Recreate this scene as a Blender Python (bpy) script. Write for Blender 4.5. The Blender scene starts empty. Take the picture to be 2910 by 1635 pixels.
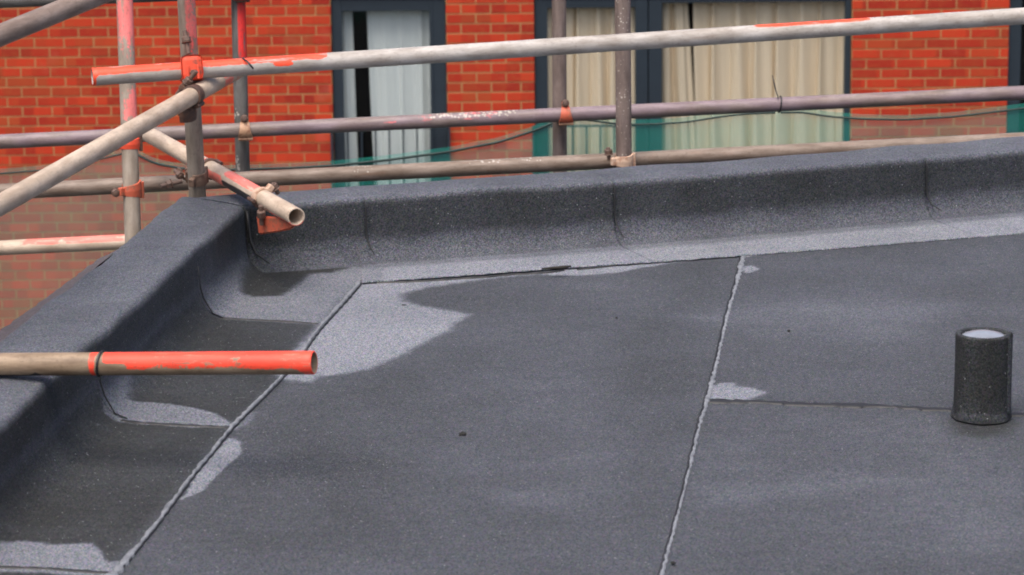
import bpy, bmesh, math, random
import numpy as np
from mathutils import Vector, Matrix
random.seed(7); rng = np.random.default_rng(7)
SC = bpy.context.scene; COL = SC.collection

# ------------------------------------------------------------------ camera, sky, sun, exposure
F = 8400.0; CX, CY = 1455.0, 817.5; EYE = 1.67
PITCH = math.atan(1817 / F); ROLL = 0.010
CP, SP, CR, SR = math.cos(PITCH), math.sin(PITCH), math.cos(ROLL), math.sin(ROLL)
fw = np.array([0, CP, -SP]); up0 = np.array([0, SP, CP]); rt0 = np.array([1., 0, 0])
rt = CR * rt0 - SR * up0; up = CR * up0 + SR * rt0
EYEP = np.array([0, 0, EYE])
cam = bpy.data.cameras.new('camera'); camo = bpy.data.objects.new('camera', cam); COL.objects.link(camo)
camo.matrix_world = Matrix(((rt[0], up[0], -fw[0], 0), (rt[1], up[1], -fw[1], 0), (rt[2], up[2], -fw[2], EYE), (0, 0, 0, 1)))
cam.sensor_width = 36.0; cam.lens = 36.0 * F / 2910.0; cam.clip_start = 0.1; cam.clip_end = 400
cam.dof.use_dof = True; cam.dof.focus_distance = 7.6; cam.dof.aperture_fstop = 9.0
SC.camera = camo
W = bpy.data.worlds.new("World"); SC.world = W; W.use_nodes = True
wn = W.node_tree; bg = wn.nodes['Background']
SUN_EL, SUN_AZ = 66.0, -155.0       # azimuth measured from +Y (away from the camera) towards +X
sk = wn.nodes.new('ShaderNodeTexSky'); sk.sky_type = 'NISHITA'; sk.sun_disc = False
sk.sun_elevation = math.radians(SUN_EL); sk.sun_rotation = math.radians(SUN_AZ)
sk.air_density = 0.8; sk.dust_density = 7.0; sk.ozone_density = 1.4; sk.altitude = 50
wn.links.new(sk.outputs[0], bg.inputs[0]); bg.inputs[1].default_value = 0.14
sl = bpy.data.lights.new('sun', 'SUN'); sl.energy = 1.3; sl.angle = math.radians(40); sl.color = (1, .97, .93)
so = bpy.data.objects.new('sun', sl); COL.objects.link(so)
az, el = math.radians(SUN_AZ), math.radians(SUN_EL)
so.rotation_euler = Vector((math.sin(az) * math.cos(el), math.cos(az) * math.cos(el), math.sin(el))).to_track_quat('Z', 'Y').to_euler()
vs = SC.view_settings; vs.view_transform = 'Standard'; vs.look = 'None'; vs.gamma = 1; vs.use_curve_mapping = False
vs.exposure = 0.80
SC.cycles.pixel_filter_type = 'BLACKMAN_HARRIS'; SC.cycles.filter_width = 1.9

# ------------------------------------------------------------------ survey helpers: photograph pixel + a plane or distance -> world metres
def ray(x, y): return fw + rt * (x - CX) / F - up * (y - CY) / F
def at(x, y, d): return EYEP + ray(x, y) * d
def onz(x, y, z=0.0):
    v = ray(x, y); return EYEP + v * (z - EYE) / v[2]
def ony(x, y, Y):
    v = ray(x, y); return EYEP + v * Y / v[1]
def proj(P):
    q = np.asarray(P) - EYEP; d = q @ fw
    return CX + F * (q @ rt) / d, CY - F * (q @ up) / d

# ------------------------------------------------------------------ object helpers
def link(name, me, mats=(), parent=None, smooth=False):
    o = bpy.data.objects.new(name, me); COL.objects.link(o)
    for m in (mats if isinstance(mats, (list, tuple)) else [mats]):
        if me.materials.find(m.name) < 0: me.materials.append(m)
    if parent: o.parent = parent
    if smooth: me.polygons.foreach_set('use_smooth', [True] * len(me.polygons))
    return o
def tag(o, label=None, cat=None, group=None, kind=None):
    if label: o['label'] = label
    if cat: o['category'] = cat
    if group: o['group'] = group
    if kind: o['kind'] = kind
    return o
def thing(name, label, cat, loc=(0, 0, 0), group=None):
    o = bpy.data.objects.new(name, None); COL.objects.link(o); o.location = loc
    o.empty_display_size = .05
    return tag(o, label, cat, group)
def grid_mesh(name, V, closed_u=False, attr=None):
    """V: (nv, nu, 3) array of points -> quad sheet"""
    nv, nu = V.shape[:2]; me = bpy.data.meshes.new(name)
    idx = np.arange(nv * nu).reshape(nv, nu)
    if closed_u: idx = np.concatenate([idx, idx[:, :1]], 1)
    a, b, c, d = idx[:-1, :-1], idx[:-1, 1:], idx[1:, 1:], idx[1:, :-1]
    q = np.stack([a, b, c, d], -1).reshape(-1, 4)
    me.vertices.add(nv * nu); me.vertices.foreach_set('co', V.reshape(-1).astype(np.float32))
    me.loops.add(len(q) * 4); me.loops.foreach_set('vertex_index', q.reshape(-1).astype(np.int32))
    me.polygons.add(len(q)); me.polygons.foreach_set('loop_start', np.arange(0, len(q) * 4, 4, dtype=np.int32))
    me.polygons.foreach_set('loop_total', np.full(len(q), 4, np.int32))
    me.update(calc_edges=True)
    if attr is not None: add_attr(me, 'paint', attr.reshape(-1, 3))
    me.polygons.foreach_set('use_smooth', [True] * len(me.polygons))
    return me
def add_attr(me, nm, a):
    at_ = me.color_attributes.new(nm, 'FLOAT_COLOR', 'POINT')
    c = np.ones((len(a), 4), np.float32); c[:, :3] = a
    at_.data.foreach_set('color', c.reshape(-1))
def box_verts(x0, x1, y0, y1, z0, z1):
    return [(x0, y0, z0), (x1, y0, z0), (x1, y1, z0), (x0, y1, z0), (x0, y0, z1), (x1, y0, z1), (x1, y1, z1), (x0, y1, z1)]
BF = [(0, 3, 2, 1), (4, 5, 6, 7), (0, 1, 5, 4), (1, 2, 6, 5), (2, 3, 7, 6), (3, 0, 4, 7)]
def boxes(name, bl, bevel=0.0):
    vs_, fs = [], []
    for b in bl:
        k = len(vs_); vs_ += box_verts(*b); fs += [tuple(i + k for i in f) for f in BF]
    me = bpy.data.meshes.new(name); me.from_pydata(vs_, [], fs); me.update()
    if bevel:
        bm = bmesh.new(); bm.from_mesh(me); bmesh.ops.bevel(bm, geom=bm.edges[:], offset=bevel, segments=2, affect='EDGES', profile=.6)
        bm.to_mesh(me); bm.free()
    return me
def tube_pts(path, r, n=10):
    path = np.asarray(path, float); T = np.gradient(path, axis=0); T /= np.linalg.norm(T, axis=1)[:, None]
    ref = np.array([0, 0, 1.]) if abs(T[0][2]) < .9 else np.array([0, 1., 0])
    A = np.cross(T, ref); A /= np.linalg.norm(A, axis=1)[:, None]; B = np.cross(A, T)
    rr = np.broadcast_to(r, (len(path),))[:, None, None]
    th = np.linspace(0, 2 * np.pi, n, endpoint=False)
    return path[:, None, :] + rr * (np.cos(th)[None, :, None] * A[:, None, :] + np.sin(th)[None, :, None] * B[:, None, :])
def rod(name, path, r, mat, parent=None, n=10):
    me = grid_mesh(name, tube_pts(path, r, n), True); bm = bmesh.new(); bm.from_mesh(me)
    bmesh.ops.holes_fill(bm, edges=[e for e in bm.edges if e.is_boundary], sides=0); bm.to_mesh(me); bm.free()
    return link(name, me, mat, parent)
_ph = rng.uniform(0, 6.28, (12, 2)); _fr = rng.normal(0, 1, (12, 2))
def wob(x, y, scale=1.0, k=0):
    s = 0
    for i in range(7):
        j = (i + k) % 12
        s = s + np.sin(_fr[j, 0] * x * scale * (1 + .5 * i) * 1.7 + _fr[(j + 3) % 12, 1] * y * scale * (1 + .5 * i) * 1.7 + _ph[j, 0]) / (1 + .35 * i)
    return s / 3.0

# ------------------------------------------------------------------ material helpers
class N:
    def __init__(s, name):
        s.m = bpy.data.materials.new(name); s.m.use_nodes = True; s.t = s.m.node_tree; s.b = s.t.nodes['Principled BSDF']
        s.out = s.t.nodes['Material Output']
    def n(s, typ, **kw):
        o = s.t.nodes.new('ShaderNode' + typ)
        for k, v in kw.items(): setattr(o, k, v)
        return o
    def L(s, a, b): s.t.links.new(a, b)
    def val(s, sock, v):
        if hasattr(v, 'is_linked') or hasattr(v, 'links'): s.L(v, sock)
        else: sock.default_value = v
    def math(s, op, a, b=0.0, c=0.0, clamp=False):
        o = s.n('Math', operation=op, use_clamp=clamp); s.val(o.inputs[0], a); s.val(o.inputs[1], b); s.val(o.inputs[2], c); return o.outputs[0]
    def mix(s, f, a, b, typ='MIX'):
        o = s.n('Mix', data_type='RGBA', blend_type=typ); s.val(o.inputs[0], f)
        s.val(o.inputs[6], a if not isinstance(a, tuple) else (*a, 1)); s.val(o.inputs[7], b if not isinstance(b, tuple) else (*b, 1)); return o.outputs[2]
    def noise(s, co, scale, det=3, rough=.6, dist=0.0):
        o = s.n('TexNoise'); s.L(co, o.inputs['Vector']); o.inputs['Scale'].default_value = scale
        o.inputs['Detail'].default_value = det; o.inputs['Roughness'].default_value = rough; o.inputs['Distortion'].default_value = dist; return o
    def step(s, v, lo, hi):
        o = s.n('MapRange', interpolation_type='SMOOTHSTEP'); s.L(v, o.inputs[0]); o.inputs[1].default_value = lo; o.inputs[2].default_value = hi; return o.outputs[0]
    def pos(s): return s.n('NewGeometry').outputs['Position']
    def obj(s): return s.n('TexCoord').outputs['Object']
    def scaled(s, co, v):
        o = s.n('Mapping'); s.L(co, o.inputs[0]); o.inputs['Scale'].default_value = v; return o.outputs[0]
    def bump(s, h, strength=.3, dist=.003):
        o = s.n('Bump'); o.inputs['Strength'].default_value = strength; o.inputs['Distance'].default_value = dist; s.L(h, o.inputs['Height']); s.L(o.outputs[0], s.b.inputs['Normal'])
def simple(name, col, rough=.6, metal=0.0, var=.25, scale=30, bump=0.0):
    q = N(name); co = q.obj(); nz = q.noise(co, scale, 4)
    c = q.mix(nz.outputs[0], tuple(v * (1 - var) for v in col), tuple(v * (1 + var) for v in col)); q.L(c, q.b.inputs['Base Color'])
    q.b.inputs['Roughness'].default_value = rough; q.b.inputs['Metallic'].default_value = metal
    if bump: q.bump(nz.outputs[0], bump, .002)
    return q.m

def felt_material():
    q = N('mineral_felt'); p = q.pos()
    a = q.n('Attribute', attribute_name='paint', attribute_type='GEOMETRY')
    sep = q.n('SeparateColor'); q.L(a.outputs['Color'], sep.inputs[0])
    tone = sep.outputs[0]; warm = sep.outputs[1]
    big = q.noise(p, 2.6, 4, .55); mid = q.noise(q.scaled(p, (1.2, 5, 3)), 6.0, 5, .65)
    t2 = q.math('ADD', tone, q.math('MULTIPLY', q.math('SUBTRACT', big.outputs[0], .5), .42))
    t2 = q.math('ADD', t2, q.math('MULTIPLY', q.math('SUBTRACT', mid.outputs[0], .5), .17))
    fm = q.noise(p, 42, 4, .7); t2 = q.math('ADD', t2, q.math('MULTIPLY', q.math('SUBTRACT', fm.outputs[0], .5), .16))
    cr = q.n('ValToRGB'); q.L(t2, cr.inputs[0]); e = cr.color_ramp.elements
    e[0].position = 0; e[0].color = (.020, .022, .0225, 1); e[1].position = 1; e[1].color = (.185, .198, .226, 1)
    for ps, c in ((.16, (.034, .038, .042, 1)), (.42, (.059, .0645, .0775, 1)), (.68, (.104, .113, .134, 1))):
        n_ = e.new(ps); n_.color = c
    # mineral granules: every few millimetres a chip of its own shade and tint
    vo = q.n('TexVoronoi', feature='F1'); q.L(p, vo.inputs['Vector']); vo.inputs['Scale'].default_value = 460
    hs = q.n('SeparateColor', mode='HSV'); q.L(vo.outputs['Color'], hs.inputs[0])
    sc = q.n('SeparateColor'); q.L(vo.outputs['Color'], sc.inputs[0])
    bright = q.math('ADD', q.math('MULTIPLY', sc.outputs[0], 1.35), .34)
    grit = q.mix(1.0, cr.outputs[0], (1, 1, 1), 'MULTIPLY')
    cb = q.n('CombineColor'); q.val(cb.inputs[0], bright); q.L(bright, cb.inputs[1]); q.L(bright, cb.inputs[2])
    g1 = q.mix(1.0, grit, cb.outputs[0], 'MULTIPLY')
    tint = q.mix(.45, (1, 1, 1), vo.outputs['Color']); tint2 = q.mix(1.0, g1, tint, 'MULTIPLY')
    tint3 = q.mix(1.0, tint2, (1.08, 1.125, 1.115), 'MULTIPLY')
    speck = q.math('MULTIPLY', q.step(sc.outputs[1], .9965, .999), .6)
    g2 = q.mix(speck, tint3, (.42, .42, .44))
    fl = q.math('MULTIPLY', q.step(q.noise(p, 80, 3, .6).outputs[0], .60, .72), q.step(q.noise(q.scaled(p, (1, 2.2, 1)), 2.2, 3, .6).outputs[0], .50, .66))
    g2 = q.mix(q.math('MULTIPLY', fl, .30), g2, (.20, .205, .215))
    g3 = q.mix(q.math('MULTIPLY', warm, .6), g2, (.115, .072, .062))
    q.L(g3, q.b.inputs['Base Color']); q.b.inputs['Roughness'].default_value = .82; q.b.inputs['Specular IOR Level'].default_value = .3
    h = q.math('ADD', q.math('MULTIPLY', sc.outputs[0], .6), q.math('MULTIPLY', fm.outputs[0], 1.5))
    q.bump(h, .55, .0016)
    return q.m
FELT = felt_material()
BITUMEN = simple('bitumen', (.012, .012, .013), .55, 0, .3, 60)
def bead_material():
    q = N('seam_bead_felt'); p = q.pos(); nz = q.noise(p, 160, 3, .7); n2 = q.noise(p, 25, 3)
    f = q.math('ADD', q.math('MULTIPLY', nz.outputs[0], .5), q.math('MULTIPLY', n2.outputs[0], .5))
    c = q.mix(q.step(f, .33, .62), (.085, .092, .105), (.20, .21, .23)); q.L(c, q.b.inputs['Base Color']); q.b.inputs['Roughness'].default_value = .75
    q.bump(nz.outputs[0], .2, .001); return q.m
BEAD = bead_material()

def brick_material(mortar=False):
    q = N('mortar' if mortar else 'red_brick'); p = q.pos(); nz = q.noise(p, 26, 5, .7); n2 = q.noise(p, 3.2, 3)
    if mortar:
        c = q.mix(nz.outputs[0], (.29, .16, .06), (.45, .28, .125))
        c = q.mix(q.math('MULTIPLY', q.step(n2.outputs[0], .5, .75), .5), c, (.38, .14, .055))
    else:
        s = q.n('SeparateXYZ'); q.L(p, s.inputs[0])
        row = q.math('FLOOR', q.math('DIVIDE', q.math('SUBTRACT', s.outputs[2], ROWZ - .005), .075))
        off = q.math('MULTIPLY', q.math('MODULO', q.math('ABSOLUTE', row), 2.0), .5)
        cl = q.math('FLOOR', q.math('ADD', q.math('DIVIDE', q.math('SUBTRACT', s.outputs[0], BX), .225), off))
        cv = q.n('CombineXYZ'); q.L(row, cv.inputs[0]); q.L(cl, cv.inputs[1])
        wn_ = q.n('TexWhiteNoise', noise_dimensions='2D'); q.L(cv.outputs[0], wn_.inputs['Vector'])
        ws = q.n('SeparateColor'); q.L(wn_.outputs['Color'], ws.inputs[0])
        c = q.mix(ws.outputs[0], (.27, .018, .009), (.47, .040, .013))
        c = q.mix(q.math('MULTIPLY', q.step(ws.outputs[1], .62, 1.0), .55), c, (.30, .066, .019))
        c = q.mix(q.math('MULTIPLY', q.step(nz.outputs[0], .42, .75), .45), c, (.33, .07, .019))
        c = q.mix(q.math('MULTIPLY', q.step(n2.outputs[0], .62, .8), .22), c, (.45, .15, .10))
    q.L(c, q.b.inputs['Base Color']); q.b.inputs['Roughness'].default_value = .85; q.b.inputs['Specular IOR Level'].default_value = .25
    q.bump(nz.outputs[0], .4, .004); return q.m

def tube_material(name, base, dark, paint=(.86, .085, .035), purple=0.0, rust=.3, rough=.5, lengthy=True):
    q = N(name); co = q.obj(); st = q.scaled(co, (1, 1, .16))
    a = q.n('Attribute', attribute_name='paint', attribute_type='GEOMETRY'); sep = q.n('SeparateColor'); q.L(a.outputs['Color'], sep.inputs[0])
    n1 = q.noise(st, 55, 5, .65); n2 = q.noise(co, 14, 5, .7); n3 = q.noise(co, 130, 4, .7)
    c = q.mix(q.step(n1.outputs[0], .32, .7), base, dark)
    c = q.mix(q.math('MULTIPLY', q.step(n2.outputs[0], .5, .72), .55), c, tuple(v * .55 + w for v, w in zip(base, (.02, .008, 0))))
    if rust: c = q.mix(q.math('MULTIPLY', q.step(q.noise(st, 34, 5, .7).outputs[0], .55, .72), rust), c, (.20, .095, .055))
    if purple: c = q.mix(q.math('MULTIPLY', q.step(q.noise(st, 20, 4, .6).outputs[0], .36, .6), purple), c, (.235, .165, .27))
    # splashes of dried mortar
    vo = q.n('TexVoronoi'); q.L(co, vo.inputs['Vector']); vo.inputs['Scale'].default_value = 95; vo.inputs['Randomness'].default_value = 1
    sp = q.math('MULTIPLY', q.step(q.math('SUBTRACT', q.math('ADD', sep.outputs[1], q.math('MULTIPLY', n2.outputs[0], .9)), q.math('MULTIPLY', vo.outputs['Distance'], .9)), .78, .86), .9)
    c = q.mix(sp, c, (.46, .43, .385))
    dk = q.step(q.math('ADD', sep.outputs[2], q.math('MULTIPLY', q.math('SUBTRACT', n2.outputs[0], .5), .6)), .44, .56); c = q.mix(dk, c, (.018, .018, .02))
    pm = q.math('ADD', sep.outputs[0], q.math('ADD', q.math('MULTIPLY', q.math('SUBTRACT', n2.outputs[0], .5), .75), q.math('ADD', q.math('MULTIPLY', q.math('SUBTRACT', n3.outputs[0], .5), .35), q.math('MULTIPLY', q.math('SUBTRACT', n1.outputs[0], .5), .45))))
    pmask = q.step(pm, .46, .54)
    pc = q.mix(n1.outputs[0], tuple(v * .8 for v in paint), tuple(min(1, v * 1.18) for v in paint))
    scr = q.step(q.noise(q.scaled(co, (1, 1, .14)), 95, 4, .7).outputs[0], .56, .66)
    pmask = q.math('MULTIPLY', pmask, q.math('SUBTRACT', 1.0, q.math('MULTIPLY', scr, .8)))
    c = q.mix(pmask, c, pc)
    pit = q.step(q.noise(q.scaled(co, (1, 1, .5)), 170, 4, .7).outputs[0], .54, .66); c = q.mix(q.math('MULTIPLY', pit, .34), c, tuple(v * .38 + w for v, w in zip(dark, (.02, .008, 0))))
    dirt = q.noise(q.scaled(co, (1, 1, .35)), 26, 5, .6); c = q.mix(1.0, c, q.mix(q.step(dirt.outputs[0], .3, .7), (.80, .76, .71), (1.08, 1.07, 1.06)), 'MULTIPLY')
    q.L(c, q.b.inputs['Base Color']); q.b.inputs['Roughness'].default_value = rough; q.b.inputs['Metallic'].default_value = 0.0
    q.b.inputs['Specular IOR Level'].default_value = .4
    q.bump(n3.outputs[0], .25, .0012); return q.m

# ================================================================== THE SETTING
YB = 22.3                                   # face of the brick building
ROWZ = ony(1390, 37, YB)[2] - .005          # a bed joint on the pier
BX = ony(1269, 150, YB)[0]                  # left arris of the brick pier
SLATE = simple('slate_blue_paint', (.017, .026, .036), .4, 0, .2, 12)
DARKROOM = simple('dark_room', (.01, .01, .011), .9)
BRICK = brick_material(); MORTAR = brick_material(True)

grd = link('ground', boxes('ground', [(-200, 200, -200, 200, -7.0, -6.5)]), simple('asphalt', (.05, .05, .05), .9, 0, .3, 2))
tag(grd, kind='structure')

# ---- roof geometry (plan)
C0 = np.array([-.727, 7.955])                                   # inner corner of the two upstands
ts = np.array([-.1197, -.9928]); ns = np.array([-.9928, .1197])  # side parapet: along (towards camera), outward
tr = np.array([.944, .33]); nr = np.array([-.33, .944])          # rear parapet: along (right), outward
MIT = -.623
def rear_bow(s):      # the rear upstand is not quite straight
    return -.030 * np.sin(np.pi * np.clip(s, 0, 2.6) / 1.3 * .5) + .012 * np.clip(s - 1.6, 0, 9)
def seamA(y): 
    P = np.array([onz(*q_)[:2] for q_ in [(325, 1635), (475, 1450), (550, 1349), (660, 1215), (725, 1150), (790, 1085), (855, 1010), (908, 935), (960, 877), (1022, 805)]])
    return ext_interp(y, P[:, 1], P[:, 0])
def seamB(y):
    P = np.array([onz(*q_)[:2] for q_ in [(1878, 1635), (1903, 1545), (1940, 1400), (1985, 1210), (2015, 1110), (2050, 960), (2070, 880), (2103, 760), (2110, 722)]])
    return ext_interp(y, P[:, 1], P[:, 0])
def ext_interp(y, Y, X):
    y = np.asarray(y, float); r = np.interp(y, Y, X)
    r = np.where(y < Y[0], X[0] + (y - Y[0]) * (X[2] - X[0]) / (Y[2] - Y[0]), r)
    return np.where(y > Y[-1], X[-1] + (y - Y[-1]) * (X[-1] - X[-3]) / (Y[-1] - Y[-3]), r)
def side_face(y): return C0[0] + (C0[1] - y) * ts[0] / -ts[1]
LAP = [ (lambda x: np.interp(x, [-.76, -.487], [7.375, 7.30])), (lambda x: np.interp(x, [-.90, -.62], [6.385, 6.29])), (lambda x: np.interp(x, [-1.05, -.745], [5.315, 5.262])) ]

# dried, weathered and wet areas of the felt, plus the pipe's painted shadow: outlines surveyed on the roof plane  (tone, edge softness m, outline)
def poly(px, z=0.0): return np.array([onz(x, y, z)[:2] for x, y in px])
AREAS = [
 ('darker1', .27, .20, [(760, 1120), (1100, 1100), (1250, 1300), (1100, 1560), (500, 1600), (620, 1400)]),  # broad darker zones of the felt, here and in the next entry
 ('darker2', .30, .12, [(1700, 1000), (2010, 760), (2000, 1100), (1880, 1580), (1720, 1560), (1800, 1250)]),
 ('bright1', .43, .2, [(2100, 1180), (2650, 1220), (2900, 1330), (2900, 1600), (2300, 1600), (2000, 1300)]),
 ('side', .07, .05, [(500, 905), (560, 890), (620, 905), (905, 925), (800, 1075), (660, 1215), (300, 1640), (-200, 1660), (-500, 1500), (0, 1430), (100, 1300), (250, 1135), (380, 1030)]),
 ('corner', .80, .03, [(560, 862), (590, 905), (905, 924), (1035, 800), (1060, 740), (1000, 735), (720, 740), (640, 800)]),
 ('corner_wet', .02, .022, [(735, 748), (800, 762), (895, 757), (985, 751), (1020, 755), (950, 780), (883, 782), (842, 818), (800, 846), (720, 848), (684, 838), (690, 800)]),
 ('big', .98, .030, [(900, 938), (1030, 800), (1300, 790), (1572, 772), (1560, 783), (1513, 782), (1400, 792), (1338, 800), (1215, 818), (1144, 836), (1150, 855), (1200, 870), (1260, 879), (1338, 893), (1318, 906), (1285, 924), (1280, 938), (1237, 955), (1183, 984), (1150, 1006), (1050, 1048), (960, 1064), (900, 1072), (880, 1085), (800, 1078), (780, 1060)]),
 ('rearstrip', .95, .010, [(1545, 770), (1560, 783), (1650, 783), (1740, 777), (1850, 757), (1955, 741), (2110, 722), (2100, 715), (1900, 725)]),
 ('lap2', .80, .008, [(255, 1070), (372, 1070), (374, 1150), (430, 1147), (480, 1152), (560, 1164), (620, 1182), (665, 1214), (560, 1220), (420, 1210), (300, 1203), (262, 1160)]),
 ('lap3', .86, .012, [(-90, 1560), (30, 1546), (70, 1539), (110, 1541), (150, 1551), (210, 1549), (260, 1547), (283, 1562), (296, 1583), (312, 1598), (345, 1598), (326, 1640), (-90, 1622)]),
 ('tongue', .95, .005, [(648, 1243), (668, 1246), (686, 1258), (683, 1282), (675, 1300), (655, 1318), (638, 1330), (622, 1350), (600, 1366), (590, 1380), (583, 1393), (555, 1405), (530, 1415), (505, 1426), (530, 1395), (560, 1350), (600, 1292)]),
 ('tongue2', .62, .012, [(735, 1168), (715, 1200), (690, 1215), (665, 1222), (655, 1214), (700, 1175)]),
 ('seamB_patch', .95, .005, [(2104, 768), (2112, 759), (2132, 757), (2150, 763), (2152, 770), (2136, 777), (2118, 778)]),
 ('seamB_top', .85, .005, [(2112, 733), (2118, 725), (2150, 720), (2180, 720), (2160, 728), (2130, 732)]),
 ('seamC_patch', .92, .006, [(2012, 1135), (2018, 1112), (2030, 1093), (2062, 1091), (2090, 1092), (2096, 1100), (2130, 1104), (2158, 1112), (2174, 1119), (2150, 1128), (2128, 1139), (2050, 1141)]),
 ('scuff1', .50, .12, [(1380, 1400), (1520, 1385), (1700, 1400), (1600, 1450), (1430, 1450)]),
 ('scuff2', .54, .10, [(1990, 1385), (2150, 1370), (2420, 1350), (2560, 1370), (2330, 1410), (2170, 1430), (2010, 1440)]),
 ('scuff3', .47, .15, [(1350, 1170), (1500, 1150), (1700, 1170), (1600, 1220), (1400, 1220)]),
 ('scuff4', .52, .15, [(1950, 900), (2300, 860), (2700, 870), (2600, 960), (2200, 960)]),
 ('pipe_shadow', .04, .045, [(2690, 1205), (2720, 1190), (2860, 1190), (2890, 1205), (2860, 1236), (2790, 1246), (2715, 1236)]),  # the pipe's shadow at its foot, painted into the felt tone
]
def sdist(P, Q):
    """signed distance (negative inside) of points P (n,2) to polygon Q"""
    d = np.full(len(P), 1e9); ins = np.zeros(len(P), bool)
    for i in range(len(Q)):
        a, b = Q[i - 1], Q[i]; e = b - a; w = P - a
        t = np.clip((w @ e) / (e @ e), 0, 1); d = np.minimum(d, np.hypot(*(w - t[:, None] * e).T))
        c = ((a[1] > P[:, 1]) != (b[1] > P[:, 1])) & (P[:, 0] < e[0] * (P[:, 1] - a[1]) / (e[1] if abs(e[1]) > 1e-12 else 1e-12) + a[0]); ins ^= c
    return np.where(ins, -d, d)
def tone_at(P, base=.37, skip=()):
    P = np.asarray(P)[:, :2]; t = np.full(len(P), base)
    x, y = P.T; t = t + .05 * wob(x, y, 1.6)
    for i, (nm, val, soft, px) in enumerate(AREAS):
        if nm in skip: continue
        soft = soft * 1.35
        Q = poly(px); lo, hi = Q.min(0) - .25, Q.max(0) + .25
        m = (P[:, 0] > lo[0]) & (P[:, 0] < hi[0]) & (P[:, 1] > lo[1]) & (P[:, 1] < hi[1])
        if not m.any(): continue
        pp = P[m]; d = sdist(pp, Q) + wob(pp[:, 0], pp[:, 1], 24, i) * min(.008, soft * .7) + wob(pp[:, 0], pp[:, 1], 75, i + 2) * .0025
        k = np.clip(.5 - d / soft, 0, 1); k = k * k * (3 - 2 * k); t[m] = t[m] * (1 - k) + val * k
    return t

_rp = [C0 + nr * .05 + tr * -.05, C0 + tr * 8 + nr * .05, np.array([8.0, -3.0]), np.array([-2.0, -3.0]), C0 + ts * 11 + ns * .05]
_me = bpy.data.meshes.new('roof_deck'); _n = len(_rp)
_me.from_pydata([(p[0], p[1], z) for z in (-.30, -.012) for p in _rp], [], [tuple(range(_n)), tuple(range(2 * _n - 1, _n - 1, -1))] + [(i, i + _n, (i + 1) % _n + _n, (i + 1) % _n) for i in range(_n)])
_bm = bmesh.new(); _bm.from_mesh(_me); bmesh.ops.recalc_face_normals(_bm, faces=_bm.faces[:]); _bm.to_mesh(_me); _bm.free()
roof = link('roof_deck', _me, BITUMEN); tag(roof, kind='structure')
def sheet(name, xl, xr, y0, y1, z, nx, ny, label=None, base=.36):
    """a felt sheet lying between the curves xl(y), xr(y) and y0(x)..y1(x)"""
    u = np.linspace(0, 1, nx); v = np.linspace(0, 1, ny); U, V = np.meshgrid(u, v)
    y0f = y0 if callable(y0) else (lambda x: x * 0 + y0); y1f = y1 if callable(y1) else (lambda x: x * 0 + y1)
    X = U * 0; Y = U * 0
    for _ in range(4):
        Y = y0f(X) * (1 - V) + y1f(X) * V; X = xl(Y) * (1 - U) + xr(Y) * U
    Y = Y + (wob(X, X * 0, 30) * .0025) * ((V < .001) | (V > .999))
    Z = z + .0022 * wob(X, Y, 2.2) * 0 + U * 0
    P = np.stack([X, Y, Z], -1); t = tone_at(P.reshape(-1, 3), base)
    at_ = np.zeros((P.size // 3, 3)); at_[:, 0] = t
    # turn the rim down so that the sheet has its 4 mm edge
    rim = P.copy(); me = grid_mesh(name, P, attr=at_)
    bm = bmesh.new(); bm.from_mesh(me)
    ed = [e for e in bm.edges if e.is_boundary]; r = bmesh.ops.extrude_edge_only(bm, edges=ed)
    for v_ in r['geom']:
        if isinstance(v_, bmesh.types.BMVert): v_.co.z -= .0018
    bm.to_mesh(me); bm.free()
    o = link(name, me, FELT, roof)
    if label: o['label'] = label
    return o
rear_in = lambda x: 8.21 + .35 * x
sheet('felt_sheet', seamA, seamB, 4.2, lambda x: rear_in(x) - .04, .000, 260, 420, 'mid grey felt sheet with a big pale dried patch at its far left end')
Cline = lambda x: np.interp(x, [.441, .967, 1.13, 3.0], [6.501, 6.390, 6.340, 5.9]) + .003 * wob(x, x * 0, 18, 1)
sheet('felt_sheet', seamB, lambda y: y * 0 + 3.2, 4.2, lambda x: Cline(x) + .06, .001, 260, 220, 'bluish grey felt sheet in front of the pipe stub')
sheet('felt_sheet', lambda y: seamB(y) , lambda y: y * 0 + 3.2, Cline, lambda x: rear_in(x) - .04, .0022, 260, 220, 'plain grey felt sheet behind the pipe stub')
xin = lambda y: side_face(y) + .058
sheet('felt_sheet', xin, seamA, 4.2, lambda x: LAP[2](x) + .05, .001, 90, 140, 'nearest felt sheet beside the low parapet')
sheet('felt_sheet', xin, seamA, LAP[2], lambda x: LAP[1](x) + .05, .0022, 100, 180, 'dark damp felt sheet between two pale laps')
sheet('felt_sheet', xin, seamA, LAP[1], lambda x: LAP[0](x) + .05, .0034, 110, 190, 'dark felt sheet under the orange tube end')
sheet('felt_sheet', lambda y: side_face(y) + .058, seamA, LAP[0], 8.05, .0046, 130, 150, 'pale felt sheet with a black wet patch in the roof corner')

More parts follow.
